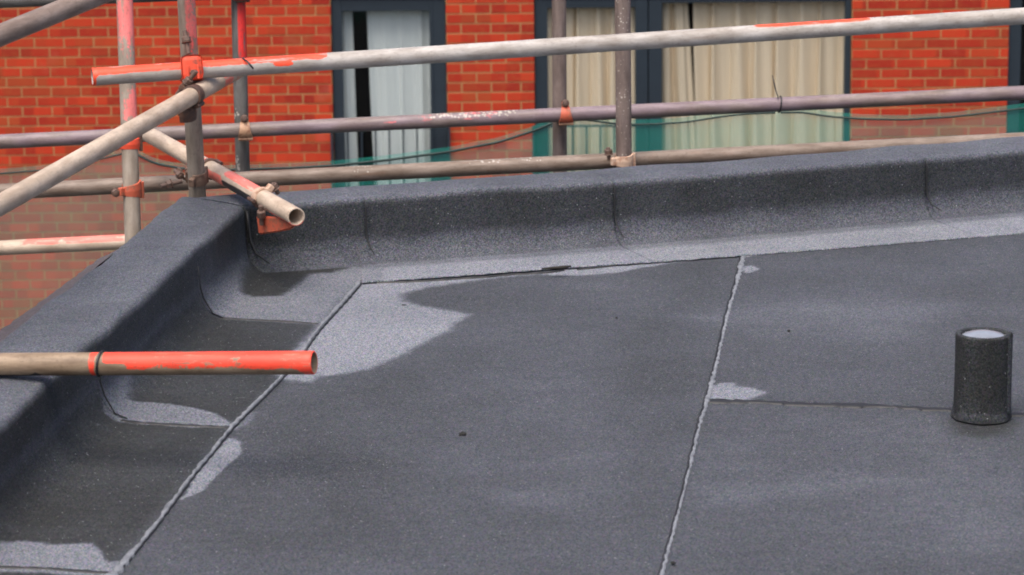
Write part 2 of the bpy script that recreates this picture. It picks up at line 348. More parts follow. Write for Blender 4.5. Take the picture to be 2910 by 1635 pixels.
def bead(pts, w0, label=None, dark=False, z=.0054, name='seam_bead', jag=1.0, mat=None):
    P = np.array([onz(*p)[:2] for p in pts]); s = np.r_[0, np.cumsum(np.hypot(*np.diff(P, axis=0).T))]
    S = np.arange(0, s[-1], .006); X = np.interp(S, s, P[:, 0]); Y = np.interp(S, s, P[:, 1]); Wd = np.interp(S, s, w0)
    X = X + .0016 * wob(S, S * 0, 40, 3) * jag; Wl = Wd * (.5 + .30 * wob(S, S * 0, 33, 1)); Wr = Wd * (.5 + .5 * wob(S, S * 0, 21, 5))
    Wl = np.clip(Wl, .0006, 1); Wr = np.clip(Wr, .0006, 1)
    T = np.gradient(np.stack([X, Y], -1), axis=0); T /= np.hypot(*T.T)[:, None]; Nn = np.stack([T[:, 1], -T[:, 0]], -1)
    C = np.stack([X, Y], -1); k = .0005 if not dark else .0008
    cols = []
    for o_, h in ((-1, 0), (-.9, .85), (0, 1), (.9, .85), (1, 0)):
        wd = Wl if o_ < 0 else Wr; q_ = C + Nn * (o_ * wd)[:, None]; cols.append(np.c_[q_, np.full(len(S), z - .010 + (.010 + k * h) * (h > 0))])
    tn = np.zeros((len(S), 5, 3)); tn[..., 0] = (.86 + .30 * wob(S, S * 0, 13, 2) + .18 * wob(S, S * 0, 60, 7))[:, None]
    me = grid_mesh(name, np.stack(cols, 1), attr=tn); o = link(name, me, mat or (BITUMEN if dark else BEAD), roof)
    if label: o['label'] = label
    return o
SA = [(1022, 805), (985, 850), (960, 877), (908, 935), (880, 973), (855, 1010), (790, 1085), (725, 1150), (660, 1215), (640, 1240), (600, 1290), (550, 1349), (510, 1403), (475, 1450), (435, 1505), (400, 1547), (365, 1590), (325, 1635), (285, 1690)]
bead(SA, [.008, .007, .009, .006, .007, .010, .006, .008, .009, .006, .010, .008, .006, .010, .009, .012, .016, .024, .02])
bead([(x + 6, y + 3) for x, y in SA], [.0012] * len(SA), dark=True, z=.0045, name='dark_lap_line')
SB = [(2110, 722), (2103, 760), (2085, 830), (2070, 880), (2050, 960), (2030, 1050), (2015, 1110), (2000, 1160), (1985, 1210), (1962, 1310), (1940, 1400), (1920, 1480), (1903, 1545), (1878, 1635), (1860, 1700)]
bead([(x + 3, y) for x, y in SB], [.009, .012, .007, .008, .007, .008, .013, .010, .006, .007, .005, .006, .005, .007, .006], z=.0030)
bead([(x - 5, y) for x, y in SB], [.004] * len(SB), dark=True, z=.0026, name='dark_lap_line')
SCm = [(2012, 1139), (2080, 1142), (2180, 1143), (2300, 1151), (2440, 1152), (2560, 1158), (2690, 1165), (2800, 1172), (2910, 1180), (3000, 1186)]
bead([(x, y + 2) for x, y in SCm], [.026, .030, .016, .028, .032, .020, .030, .024, .026, .02], dark=True, z=.0024, name='dark_lap_line', jag=4)  # dark strip draws the shadow line below the overlapping sheet's edge
bead([(606, 908), (700, 913), (800, 917), (905, 925)], [.009] * 4, dark=True, z=.0044, name='dark_lap_line')
bead([(310, 1194), (400, 1206), (520, 1212), (650, 1219)], [.012] * 4, dark=True, z=.0032, name='dark_lap_line')
bead([(0, 1614), (150, 1620), (320, 1632)], [.010] * 3, dark=True, z=.0020, name='dark_lap_line')

# ---- parapets
def profile(Lf, Lt, z0, face=.006):
    """list of (d outward, z, region) across the upstand, flange to drip"""
    R = []
    nf = 26 if Lf > .1 else 3
    for i in range(nf): R.append((-Lf + (Lf - .06) * i / (nf - 1), z0, 0))
    for i in range(1, 8):
        a = i / 8 * math.pi / 2; R.append((-.06 + .062 * math.sin(a) ** 1.15, z0 + .066 * (1 - math.cos(a)), 1))
    for i in range(0, 9): R.append((.002 + .003 * i / 8, z0 + .068 + (.160 - .068 - z0) * i / 8, 2))
    for i in range(1, 8):
        a = i / 8 * math.pi / 2; R.append((.005 + .020 * (1 - math.cos(a)), .160 + .021 * math.sin(a), 3))
    for i in range(0, 15): R.append((.026 + (Lt - .026 - .022) * i / 14, .181 + .002 * math.sin(i / 14 * 3), 4))
    for i in range(1, 7):
        a = i / 7 * math.pi / 2; R.append((Lt - .022 + .022 * math.sin(a), .181 - .024 * (1 - math.cos(a)), 5))
    R.append((Lt + .002, .12, 6)); R.append((Lt + .002, .04, 6))
    return R
rear = thing('rear_parapet', 'low felt-covered parapet running along the far side of the roof behind the pipe stub', 'parapet', (0, 0, 0))
side = thing('side_parapet', 'low felt-covered parapet with a broad top running down the left edge of the roof', 'parapet', (0, 0, 0))
def upstand(parent, kind, s0, s1, z0, lift, label=None, mitre=False):
    """one felt piece dressed over the upstand between stations s0 and s1"""
    n = int((s1 - s0) / .010) + 2; v = np.linspace(0, 1, n)
    rows = []; att = []
    for vi in v:
        s_ = s0 + (s1 - s0) * vi
        if kind == 'rear': Lf, Lt = np.interp(s_, [0, .8, 2.4], [.262, .275, .335]), np.interp(s_, [0, .3, .8, 2.4], [.20, .20, .225, .25])
        else: Lf, Lt = .0605, .222
        if kind == 'rear' and mitre: Lf = .0605
        pr = profile(Lf, Lt, z0); row = []; ra = []
        for d, z, rg in pr:
            if rg == 0 and kind == 'side' and d < -.0601: pass
            sm = MIT * d + (s1 - MIT * d) * vi if (mitre and s0 == 0) else s_
            if mitre and kind == 'side': sm -= .010 * (1 - vi) * (rg >= 3)
            dd = d - (lift if rg > 1 else 0); zz = z + (lift if rg > 2 else 0)
            wv = .0045 * wob(np.float64(sm), np.float64(d), 4.0, 2 if kind == 'rear' else 7)
            if kind == 'rear' and not mitre and abs(s0 - (cuts[0] - .03)) < 1e-6 and d < -.05: sm = sm - max(0, 1 - (sm - s0) / .5) * (-.05 - d) / .21 * SLANT
            if kind == 'rear':
                p = C0 + tr * sm + nr * (dd + rear_bow(sm) + wv * (rg >= 2) + (.0055 * float(wob(np.float64(sm), 0., 38, 4)) + .0035 * float(wob(np.float64(sm), 0., 110, 5)) if d <= -Lf + 1e-6 else 0))
            else: p = C0 + ts * sm + ns * (dd + wv * (rg >= 2))
            if rg >= 3: zz += wv * .8 + .004 * float(wob(np.float64(sm), np.float64(d) * 3, 2.5, 3))
            row.append((p[0], p[1], zz)); ra.append((d, z, rg))
        rows.append(row); att.append(ra)
    V = np.array(rows); A = np.array(att); T = np.zeros(V.shape[:2])
    x, y = V[..., 0], V[..., 1]; rg = A[..., 2]; z = A[..., 1]; wb = wob(x, y, 5, 1); wf = wob(x, y, 22, 4)
    if kind == 'rear':
        fl = A[..., 0]; k = np.clip((fl + .06) / -.12, 0, 1)
        flange = .68 + .30 * np.clip(k * 3.2 - .9, 0, 1) + .05 * wb + .03 * wf
        sd = np.array(tone_at(V.reshape(-1, 3), .7, skip=('darker1', 'darker2', 'bright1', 'rearstrip', 'big', 'seamB_top', 'scuff4')).reshape(T.shape))
        flange = np.where(x < -.35, np.minimum(flange, sd + .1), flange)
        face = .20 + .24 * np.clip((.078 + .004 * wf - z) / .010, 0, 1) + .05 * wb - .02 * np.clip((z - .07) / .06, 0, 1)  # shade on the upright face is put into its felt tone
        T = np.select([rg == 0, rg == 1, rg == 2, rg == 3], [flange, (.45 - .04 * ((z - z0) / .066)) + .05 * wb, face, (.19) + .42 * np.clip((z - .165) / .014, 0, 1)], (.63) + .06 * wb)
        corner = np.clip(1 - (x - C0[0]) / .16, 0, 1) * (rg <= 3); T = T - .22 * corner  # tone drops towards the inner corner
    else:
        g = np.array(tone_at(V.reshape(-1, 3), .40).reshape(T.shape)); st = np.exp(-((z - .082 - .01 * wf) / .016) ** 2)
        nearc = np.clip((y - 7.32) / .15, 0, 1)
        l2 = np.clip((y - 6.36) / .03, 0, 1) * np.clip((6.78 - y) / .12, 0, 1)
        f = .17 + (.27) * st * (1 - nearc) * (1 - l2) + (.34 * nearc + .42 * l2) * np.clip(1 - (z - .05) / .08, 0, 1) + .04 * wb  # low base tone carries the face's shade; the pale streak is the felt's own
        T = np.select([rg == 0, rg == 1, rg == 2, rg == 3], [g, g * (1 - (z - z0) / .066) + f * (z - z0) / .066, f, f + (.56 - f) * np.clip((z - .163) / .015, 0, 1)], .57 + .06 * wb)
    att3 = np.zeros((T.size, 3)); att3[:, 0] = T.reshape(-1)
    me = grid_mesh('felt_cover', V, attr=att3); bm = bmesh.new(); bm.from_mesh(me)
    for v_ in bm.verts: v_.normal_update()
    ed = [e for e in bm.edges if e.is_boundary]; r = bmesh.ops.extrude_edge_only(bm, edges=ed)
    for v_ in r['geom']:
        if isinstance(v_, bmesh.types.BMVert): v_.co -= Vector((0, 0, .0035)) if v_.co.z < .1 else Vector((-.0, -.004, .003))
    bm.to_mesh(me); bm.free()
    o = link('felt_cover', me, FELT, parent)
    if label: o['label'] = label
    return o
def s_rear(px, y=600, z=.12):       # station of a vertical lap on the rear upstand
    P = None; v = ray(px, y); # intersect with the face line in plan
    A = np.array([[v[0], -tr[0]], [v[1], -tr[1]]]); q_ = np.linalg.solve(A, C0); return q_[1]
_e = onz(1021, 803)[:2] - C0
SLANT = 0.0
cuts = [s_rear(1036), s_rear(1736), s_rear(2626)]
SLANT = (cuts[0] - .03) - _e @ tr
upstand(rear, 'rear', 0, cuts[0] + .002, .0046, .0008, 'short felt piece in the corner, darker at its left end', mitre=True)
upstand(rear, 'rear', cuts[0] - .03, cuts[1] + .002, .0078, .0006)
upstand(rear, 'rear', cuts[1] - .03, cuts[2] + .002, .0070, .0003)
upstand(rear, 'rear', cuts[2] - .03, 3.9, .0062, .0)
sc1 = (C0[1] - 7.375) / .9928; sc2 = (C0[1] - 6.375) / .9928; sc3 = (C0[1] - 5.33) / .9928
upstand(side, 'side', 0, sc1, .0046, .0006, mitre=True)
upstand(side, 'side', sc1 - .03, sc2, .0034, .0004)
upstand(side, 'side', sc2 - .03, sc3, .0022, .0002)
upstand(side, 'side', sc3 - .03, 3.9, .001, 0)
# dark core behind the felt, and the wall below it
def core(parent, kind, s0, s1, n=50):
    pr = [(-.052, -.02), (.006, .05), (.012, .15), (.030, .172), (.175, .174), (.185, .15), (.185, .0)]
    rows = []
    for i in range(n):
        v = i / (n - 1); row = []
        for d, z in pr:
            s_ = MIT * d + (s1 - MIT * d) * v
            p = (C0 + tr * s_ + nr * (d + rear_bow(s_))) if kind == 'rear' else (C0 + ts * s_ + ns * d)
            row.append((p[0], p[1], z - .004))
        rows.append(row)
    link('core', grid_mesh('core', np.array(rows)), BITUMEN, parent)
core(rear, 'rear', 0, 3.9); core(side, 'side', 0, 3.9)
def wall_under(parent, kind):
    base = []
    for s_, d in ((-.11, .19), (3.9, .19), (3.9, .02), (0, .02)):
        s2 = MIT * d if s_ <= 0 else s_
        p = (C0 + tr * s2 + nr * d) if kind == 'rear' else (C0 + ts * s2 + ns * d); base.append(p)
    vs_ = [(p[0], p[1], -6.5) for p in base] + [(p[0], p[1], .05) for p in base]
    me = bpy.data.meshes.new('wall'); me.from_pydata(vs_, [], BF); me.update(); link('wall', me, simple('rendered_wall_' + kind, (.2, .17, .15), .9), parent)
wall_under(rear, 'rear'); wall_under(side, 'side')
# brown felt drip hanging outside the left parapet
rows = []; att = []
for i in range(240):
    s_ = .36 + 3.5 * i / 239; wv = .004 * float(wob(np.float64(s_), 0., 7, 6)); k = min(1, i / 20)
    wd = (.028 + .036 * min(1, i / 90)) * k + .004 * float(wob(np.float64(s_), 0., 20, 8)) * k
    row = []
    for j in range(6):
        d = .205 + wd * j / 5 + wv; z = .180 - .009 * (j / 5) - (.004 if j else 0); p = C0 + ts * s_ + ns * d; row.append((p[0], p[1], z))
    row.append((row[-1][0] + .001, row[-1][1], row[-1][2] - .08)); rows.append(row); att.append([(.50, .62, 0)] * 7)
me = grid_mesh('drip_edge', np.array(rows), attr=np.array(att)); o = link('drip_edge', me, FELT, side); o['label'] = 'brownish drip edge along the outside of the parapet top'
# open corner split and lap splits, drawn as real folds of bitumen
def fold(parent, pts, r):
    return rod('bitumen_fold', np.array(pts), r, BITUMEN, parent, 8)
def P_rear(s_, d, z): p = C0 + tr * s_ + nr * (d + rear_bow(s_)); return (p[0], p[1], z)
def P_side(s_, d, z): p = C0 + ts * s_ + ns * d; return (p[0], p[1], z)
fold(rear, [P_rear(.004, -.002, .17), P_rear(.006, -.004, .13), P_rear(.010, -.006, .09), P_rear(.02, -.022, .055), P_rear(.05, -.05, .030)], [.004, .005, .0045, .0035, .0015])
for k, s_ in enumerate(cuts):
    fold(rear, [P_rear(s_, .010, .178), P_rear(s_, .002, .168), P_rear(s_, -.0005, .155), P_rear(s_, -.0015, .12), P_rear(s_, -.0015, .09), P_rear(s_ + .002, -.006, .068), P_rear(s_ + .006, -.022, .047), P_rear(s_ + .012 + .02 * (k == 2), -.04, .03)], [.001, .0018, .0024, .0026, .0026, .0026, .0018, .0008])
for k, s_ in enumerate(cuts):
    rod('seam_bead', np.array([P_rear(s_ + .001, d_, .1832 - .0015 * k + (-.010 if d_ < .03 else 0)) for d_ in (.022, .05, .08, .11)]), [.0012, .0018, .0015, .0008], BEAD, rear, 6)
for s_, b in ((sc1, 1), (sc2, 1)):
    z0 = .0046 if s_ == sc1 else .0034
    fold(side, [P_side(s_ + .002, .002, .14), P_side(s_ + .002, -.0015, .10), P_side(s_ + .002, -.002, .085), P_side(s_ + .002, -.010, .055), P_side(s_ + .002, -.032, z0 + .012), P_side(s_ + .002, -.06, z0)], [.0008, .0011, .0020, .0022, .0018, .0012])

# ================================================================== BRICK BUILDING
bld = thing('brick_building', 'red brick building with slate blue window frames across the gap behind the scaffolding', 'building', (0, YB, -6.5))
def bw(x, y): p = ony(x, y, YB); return p[0], p[2]
XW = dict(w1a=bw(942, 150)[0], w1b=BX, w2a=BX + .665, w2b=bw(2420, 150)[0], w3a=bw(2865, 150)[0])
ZT = ROWZ + .075 * 2 - .005            # soffit of the openings
ZB = ROWZ - .075 * 30
holes = [(XW['w1a'], XW['w1b'], ZB, ZT), (XW['w2a'], XW['w2b'], ZB, ZT), (XW['w3a'], XW['w3a'] + 1.2, ZB, ZT)]
xs = sorted({-9.0, 9.0} | {h[0] for h in holes} | {h[1] for h in holes})
bl = []
for a, b in zip(xs[:-1], xs[1:]):
    mid_ = (a + b) / 2; h = [q_ for q_ in holes if q_[0] < mid_ < q_[1]]
    if h: bl += [(a, b, YB - .0025, YB + .22, h[0][3], 3.0), (a, b, YB - .0025, YB + .22, -6.5, h[0][2])]
    else: bl.append((a, b, YB - .0025, YB + .22, -6.5, 3.0))
def rel(o, parent):          # keep world placement under an Empty that is not at the origin
    o.parent = parent; o.matrix_parent_inverse = Matrix.Translation(Vector(parent.location)).inverted(); return o
rel(link('wall', boxes('wall', bl), MORTAR), bld)
rel(link('roof_slab', boxes('roof_slab', [(-9.1, 9.1, YB - .1, YB + 6, 3.003, 3.2)]), simple('concrete', (.3, .29, .27), .9)), bld)
# bricks
brick_list = []
def lay(xa, xb, ca, anchor_right=False):
    """stretcher bond between xa and xb; ca: where the bond is set out from"""
    for r in range(-80, 52):
        z = ROWZ + r * .075
        if z < -6.4 or z > 2.9: continue
        hf = .1125 if r % 2 == 0 else 0.0
        k0 = int((xa - ca) / .225) - 2; k1 = int((xb - ca) / .225) + 2
        for k in range(k0, k1 + 1):
            a = ca + k * .225 - hf + .005; b = a + .215; a, b = max(a, xa), min(b, xb)
            if b - a < .03: continue
            brick_list.append((a, b, z + .005, z + .070))
solid = [(-8.9, XW['w1a'], XW['w1a'] + .0), (BX, BX + .665, BX), (XW['w2b'], XW['w3a'], XW['w2b']), (XW['w3a'] + 1.2, 8.9, XW['w3a'] + 1.2)]
for a, b, c in solid: lay(a, b, c)
for x0, x1, z0, z1 in holes:         # bricks above and below the openings
    for r in range(-80, 52):
        z = ROWZ + r * .075
        if z < -6.4 or z > 2.9 or (z + .07 > z0 and z < z1 - .001): continue
        k = 0; hf = .1125 if r % 2 == 0 else 0
        a = x0 - hf + .005
        while a < x1:
            A_, B_ = max(a, x0 + .003), min(a + .215, x1 - .003)
            if B_ - A_ > .03: brick_list.append((A_, B_, z + .005, z + .07))
            a += .225
vis = []
OCC = [((0, 546), (2910, 398))]
for i, (a, b, z0, z1) in enumerate(brick_list):
    px, py = proj(((a + b) / 2, YB, (z0 + z1) / 2)); clear = py < 545 - .051 * px or (px < 480 and py < 560 + (480 - px) * .8)
    if -20 < px < 2930 and -10 < py and clear: vis.append((py + (0 if py < 440 else 300), i))
vis.sort(); single = {i for _, i in vis[:298]}
full = {}
nb = 0
for i, (a, b, z0, z1) in enumerate(brick_list):
    if i not in single: continue
    L_ = round(b - a, 3); key = (L_, nb % 3)
    if key not in full:
        full[key] = boxes('brick', [(-L_ / 2, L_ / 2, -.006, .09, -.0325, .0325)], .0022); full[key].materials.append(BRICK)
    o = bpy.data.objects.new('brick', full[key]); COL.objects.link(o); o.parent = bld
    o.location = Vector(((a + b) / 2, YB + rng.uniform(-.0015, .0015), (z0 + z1) / 2)) - Vector(bld.location); o.rotation_euler = (0, rng.uniform(-.004, .004), rng.uniform(-.004, .004)); nb += 1
rest = [(a, b, YB - .006 + rng.uniform(-.0015, .0015), YB + .09, z0, z1) for i, (a, b, z0, z1) in enumerate(brick_list) if i not in single]
o = rel(link('brickwork', boxes('brickwork', rest), BRICK), bld); o['kind'] = 'stuff'

# windows
def glass():
    q = N('window_glass'); t = q.n('BsdfTransparent'); g = q.n('BsdfGlossy'); g.inputs['Roughness'].default_value = .03
    t.inputs[0].default_value = (.97, .98, .975, 1); fr = q.n('Fresnel'); fr.inputs[0].default_value = 1.5; mx = q.n('MixShader')
    q.L(q.math('MULTIPLY', fr.outputs[0], .38), mx.inputs[0]); q.L(t.outputs[0], mx.inputs[1]); q.L(g.outputs[0], mx.inputs[2]); q.L(mx.outputs[0], q.out.inputs[0]); return q.m
GLASS = glass()
YF = YB + .03
def zf(y, x=1455): return bw(x, y)[1]
def window(x0, x1, z0, z1, panes, label, bars):
    """panes: (xa, xb, top z); bars: frame members"""
    wl = [(x0 + .002, x1 - .002, YF, YF + .07, z1 - .04, z1 - .003), (x0 + .002, x1 - .002, YF, YF + .07, z0 + .003, z0 + .08)] + bars
    f = rel(link('window', boxes('window', wl, .003), SLATE), bld); f['label'] = label
    for xa, xb, zt in panes:
        o = link('pane', boxes('pane', [(xa, xb, YF + .030, YF + .036, z0 + .08, zt)]), GLASS); o.parent = f
    s_ = link('sill', boxes('sill', [(x0 - .03, x1 + .03, YB - .06, YF + .07, z0 - .045, z0 + .001)], .004), SLATE); s_.parent = f
    rm = link('room', boxes('room', [(x0 - .3, x1 + .3, YB + 1.2, YB + 1.25, z0 - .2, z1 + .3), (x0 - .35, x0 - .3, YB + .24, YB + 1.25, z0 - .2, z1 + .3), (x1 + .3, x1 + .35, YB + .24, YB + 1.25, z0 - .2, z1 + .3), (x0 - .3, x1 + .3, YB + .24, YB + 1.2, z1 + .3, z1 + .35), (x0 - .3, x1 + .3, YB + .24, YB + 1.2, z0 - .25, z0 - .2)]), DARKROOM); rm.parent = f
X = lambda px, y=200: bw(px, y)[0]
z1top = zf(33, 1100)
window(XW['w1a'], XW['w1b'], ZB, ZT, [(X(974), X(1222), z1top)], 'narrow window with a pale net curtain pulled aside', [
    (XW['w1a'] + .003, X(974), YF - .004, YF + .075, ZB + .003, ZT - .003), (X(1222), XW['w1b'] - .003, YF - .004, YF + .075, ZB + .003, ZT - .003),
    (X(974), X(1222), YF - .002, YF + .072, z1top, ZT - .005), (X(1226), X(1232), YF - .010, YF, ZB + .01, ZT - .01)])
z2a, z2b = zf(24, 1700), zf(8, 2150)
window(XW['w2a'], XW['w2b'], ZB, ZT, [(X(1557), X(1806), z2a), (X(1882), X(2401), z2b)], 'wide window with cream curtains and a broad mullion', [
    (XW['w2a'] + .003, X(1557), YF - .004, YF + .075, ZB + .003, ZT - .003), (X(2401), XW['w2b'] - .003, YF - .004, YF + .075, ZB + .003, ZT - .003),
    (X(1557), X(1806), YF - .002, YF + .072, z2a, ZT - .005), (X(1882), X(2401), YF - .002, YF + .072, z2b, ZT - .005),
    (X(1806), X(1841), YF - .012, YF + .08, ZB + .003, ZT - .004), (X(1844), X(1882), YF - .006, YF + .08, ZB + .003, ZT - .004)])
window(XW['w3a'], XW['w3a'] + 1.2, ZB, ZT, [(XW['w3a'] + .1, XW['w3a'] + 1.1, ZT - .05)], 'dark window at the right end of the brickwork', [
    (XW['w3a'] + .003, XW['w3a'] + .1, YF - .004, YF + .075, ZB + .003, ZT - .003), (XW['w3a'] + 1.1, XW['w3a'] + 1.197, YF - .004, YF + .075, ZB + .003, ZT - .003)])
# curtains
def cloth(name, c, var):
    q = N(name); p = q.pos(); nz = q.noise(q.scaled(p, (18, 1, .5)), 2.0, 4, .6); c_ = q.mix(nz.outputs[0], tuple(v * (1 - var) for v in c), tuple(min(.9, v * (1 + var)) for v in c))
    q.L(c_, q.b.inputs['Base Color']); q.b.inputs['Roughness'].default_value = .9; q.b.inputs['Specular IOR Level'].default_value = .1; return q.m
NETC = cloth('net_curtain_cloth', (.64, .68, .67), .08); CREAM = cloth('cream_curtain_cloth', (.74, .62, .465), .09)
def curtain(name, label, xt0, xt1, xb0, xb1, ztop, zbot, mat, folds, amp, seed, group=None):
    r_ = np.random.default_rng(seed); n = 150; m = 30; u = np.linspace(0, 1, n); V = []
    fr = folds * np.array([1, 1.63, 2.41]); ph = r_.uniform(0, 6.28, 3)
    for j in range(m):
        v = j / (m - 1); x0 = xt0 * (1 - v) + xb0 * v; x1 = xt1 * (1 - v) + xb1 * v
        uu = u + .02 * np.sin(fr[0] * 6.28 * u + 3 * v + ph[2])
        y = YB + .15 + amp * (.62 * np.sin(6.28 * fr[0] * u + ph[0] + .6 * v) + .3 * np.sin(6.28 * fr[1] * u + ph[1] - .5 * v) + .2 * np.sin(6.28 * fr[2] * u + ph[2])) * (.6 + .4 * v)
        V.append(np.stack([x0 + (x1 - x0) * uu, y, np.full(n, ztop * (1 - v) + zbot * v)], -1))
    V = np.array(V); o = link(name, grid_mesh(name, V), mat)
    md = o.modifiers.new('cloth thickness', 'SOLIDIFY'); md.thickness = .003
    return tag(o, label, 'curtain', group)
zt_, zb_ = ZT + .05, ZB + .12
def Xz(px, py): return bw(px, py)[0]
def ln(px0, py0, px1, py1):        # edge of a curtain through two surveyed points, carried to its top and bottom
    a, b = np.array(bw(px0, py0)), np.array(bw(px1, py1)); k = (a[0] - b[0]) / (a[1] - b[1])
    return a[0] + k * (zt_ - a[1]), a[0] + k * (zb_ - a[1])
e1, e2 = ln(997, 30, 1015, 460), ln(1041, 30, 1063, 460)
curtain('net_curtain', 'thin strip of pale net curtain at the left edge of the narrow window', X(955), e1[0], X(955), e1[1], zt_, zb_, NETC, 1.5, .012, 3)
curtain('net_curtain', 'pale net curtain filling most of the narrow window, its left edge slanting', e2[0], X(1250), e2[1], X(1250), zt_, zb_, NETC, 4, .016, 5)
curtain('cream_curtain', 'cream curtain behind the left pane of the wide window', X(1535), X(1830), X(1535), X(1830), zt_, zb_, CREAM, 6, .055, 8)
g1, g2 = ln(1960, 10, 1979, 285), ln(1981, 10, 1984, 285)
curtain('cream_curtain', 'narrow cream curtain just right of the broad mullion', X(1865), g1[0], X(1865), g1[1] - .02, zt_, zb_, CREAM, 2.2, .055, 11)
curtain('cream_curtain', 'broad cream curtain with deep folds at its right, right of the dark gap', g2[0], X(2412), g2[1], X(2412), zt_, zb_, CREAM, 7, .062, 14)
# juliet railings
def railing(xa, xb, label, n0, n1):
    ztr = zf(353, 1680); y = YB - .045
    r_ = rel(link('balcony_railing', boxes('balcony_railing', [(xa, xb, y - .012, y + .012, ztr - .014, ztr), (xa, xb, y - .012, y + .012, ZB + .08, ZB + .10), (xa, xa + .02, y - .010, y + .010, ZB + .09, ztr - .007), (xb - .02, xb, y - .010, y + .010, ZB + .09, ztr - .007), (xa, xa + .02, y + .012, YB - .001, ztr - .05, ztr - .03), (xb - .02, xb, y + .012, YB - .001, ztr - .05, ztr - .03)], .002), SLATE), bld)
    r_['label'] = label; x = n0; bm_ = boxes('baluster', [(-.0065, .0065, -.0065, .0065, ZB + .10, ztr - .014)])
    while x < n1:
        o = link('baluster', bm_, SLATE); o.parent = r_; o.location = (x, y, 0); x += .1055
railing(XW['w1a'] - .02, XW['w1b'] + .02, 'slim railing across the narrow window', X(1068, 400) - .211, X(1225))
railing(XW['w2a'] - .02, X(1841), 'slim railing across the left pane of the wide window', X(1627, 400) - .1055, X(1806))

# ================================================================== SCAFFOLD TUBES
M_LIGHT = tube_material('galvanised_light', (.47, .445, .42), (.33, .305, .28), rust=.22)
M_MID = tube_material('galvanised_purple', (.235, .19, .175), (.155, .122, .108), paint=(.62, .16, .17), purple=.30)
M_LOW = tube_material('tube_brown_grey', (.25, .20, .165), (.155, .115, .088), rust=.4)
M_STD = tube_material('tube_weathered', (.33, .285, .235), (.23, .195, .16), paint=(.74, .19, .18), rust=.25)
M_DARK = tube_material('tube_dark_grey', (.13, .13, .125), (.085, .08, .075), paint=(.72, .035, .03), rust=.15)
M_BROWN = tube_material('tube_dull_brown', (.185, .145, .13), (.115, .088, .08), rust=.3)
M_CREAM = tube_material('tube_cream', (.57, .47, .37), (.43, .34, .265), paint=(.80, .20, .16), rust=.2)
M_FRONT = tube_material('tube_tan', (.31, .235, .16), (.19, .135, .09), paint=(.90, .075, .04), rust=.3)
RO, RI = .02415, .0205
def tube(A, B, extA, extB, mat, label, pf=None, group='scaffold tubes', sag=0.0, name='scaffold_tube'):
    A, B = np.array(A), np.array(B); D = (B - A); D /= np.linalg.norm(D); A2 = A - D * extA; B2 = B + D * extB; L_ = np.linalg.norm(B2 - A2)
    vert = abs(D[2]) > .8
    n1 = np.array([1., 0, 0]) if vert else np.array([0, 0, 1.]); n1 = n1 - D * (n1 @ D); n1 /= np.linalg.norm(n1); n2 = np.cross(D, n1)
    nr_ = int(L_ / .016) + 2; S = np.linspace(0, L_, nr_); nt = 32; th = np.linspace(0, 2 * np.pi, nt, endpoint=False)
    rings = [(S[0], RI - .0)] ; prof = []
    prof += [(.25 if L_ > .5 else L_ / 2, RI), (0, RI), (0, RI + .0008), (0, RO - .0008), (.0008, RO)]
    prof += [(s_, RO) for s_ in S[1:-1]] + [(L_ - .0008, RO), (L_, RO - .0008), (L_, RI + .0008), (L_, RI), (L_ - .25 if L_ > .5 else L_ / 2, RI)]
    s_arr = np.array([p[0] for p in prof]); r_arr = np.array([p[1] for p in prof])
    ca, sa = np.cos(th), np.sin(th)
    Vl = np.zeros((len(prof), nt, 3)); Vl[..., 0] = r_arr[:, None] * ca; Vl[..., 1] = r_arr[:, None] * sa; Vl[..., 2] = s_arr[:, None]
    ax = A2 + s_arr[:, None] * D; px = np.array([proj(p) for p in ax]); att = np.zeros((len(prof), nt, 3))
    if pf:
        Cc = np.broadcast_to(ca, (len(prof), nt)); PX = np.broadcast_to(px[:, :1], (len(prof), nt)); PY = np.broadcast_to(px[:, 1:], (len(prof), nt))
        r_ = pf(PX, PY, Cc, np.broadcast_to(sa, (len(prof), nt)))
        for k in range(3): att[..., k] = r_[k]
    att[:2] *= 0; att[-2:] *= 0
    me = grid_mesh(name, Vl, True, att); o = link(name, me, mat); o.matrix_world = Matrix(((n1[0], n2[0], D[0], A2[0]), (n1[1], n2[1], D[1], A2[1]), (n1[2], n2[2], D[2], A2[2]), (0, 0, 0, 1)))
    return tag(o, label, 'scaffold tube', group)
def band(x, a, b, s=12): return np.clip((x - a) / s + .5, 0, 1) * np.clip((b - x) / s + .5, 0, 1)
def hi(c, t, s=.25): return np.clip((c - t) / s + .5, 0, 1)
Z = lambda a: a * 0
def p_top(px, py, c, s):
    o = .86 * band(px, 240, 930, 30) * hi(c, .22 + .0004 * (px - 262), .5) ; o = np.maximum(o, band(px, 775, 830, 25) * hi(c, -.1) * .8)
    o = np.maximum(o, .95 * band(px, 2140, 2470, 120) * hi(c, .72, .3)); o = np.maximum(o, band(px, 245, 266, 6))
    return o, Z(o), Z(o)
def p_mid(px, py, c, s):
    o = .42 * band(px, 950, 1500, 200) * hi(c, .0); w = band(px, 1210, 1480, 40) * hi(c, .35) * .52 + .26 * band(px, 900, 1600)
    return o, w, Z(o)
def p_low(px, py, c, s):
    w = band(px, 990, 1070, 30) * hi(c, .1) * .62 + band(px, 1320, 1560, 30) * hi(c, .55) * .66; return Z(w), w, Z(w)
def p_v1(px, py, c, s):
    o = (.44 + .10 * c + .14 * band(py, 0, 130, 40) + .10 * band(py, 290, 340)) * np.clip((395 - py) / 30, 0, 1); return o, Z(o), Z(o)
def p_v2(px, py, c, s):
    o = hi(c, -.25, .2) * .53 * np.clip((175 - py) / 20, 0, 1); return o, Z(o) + .1, Z(o)
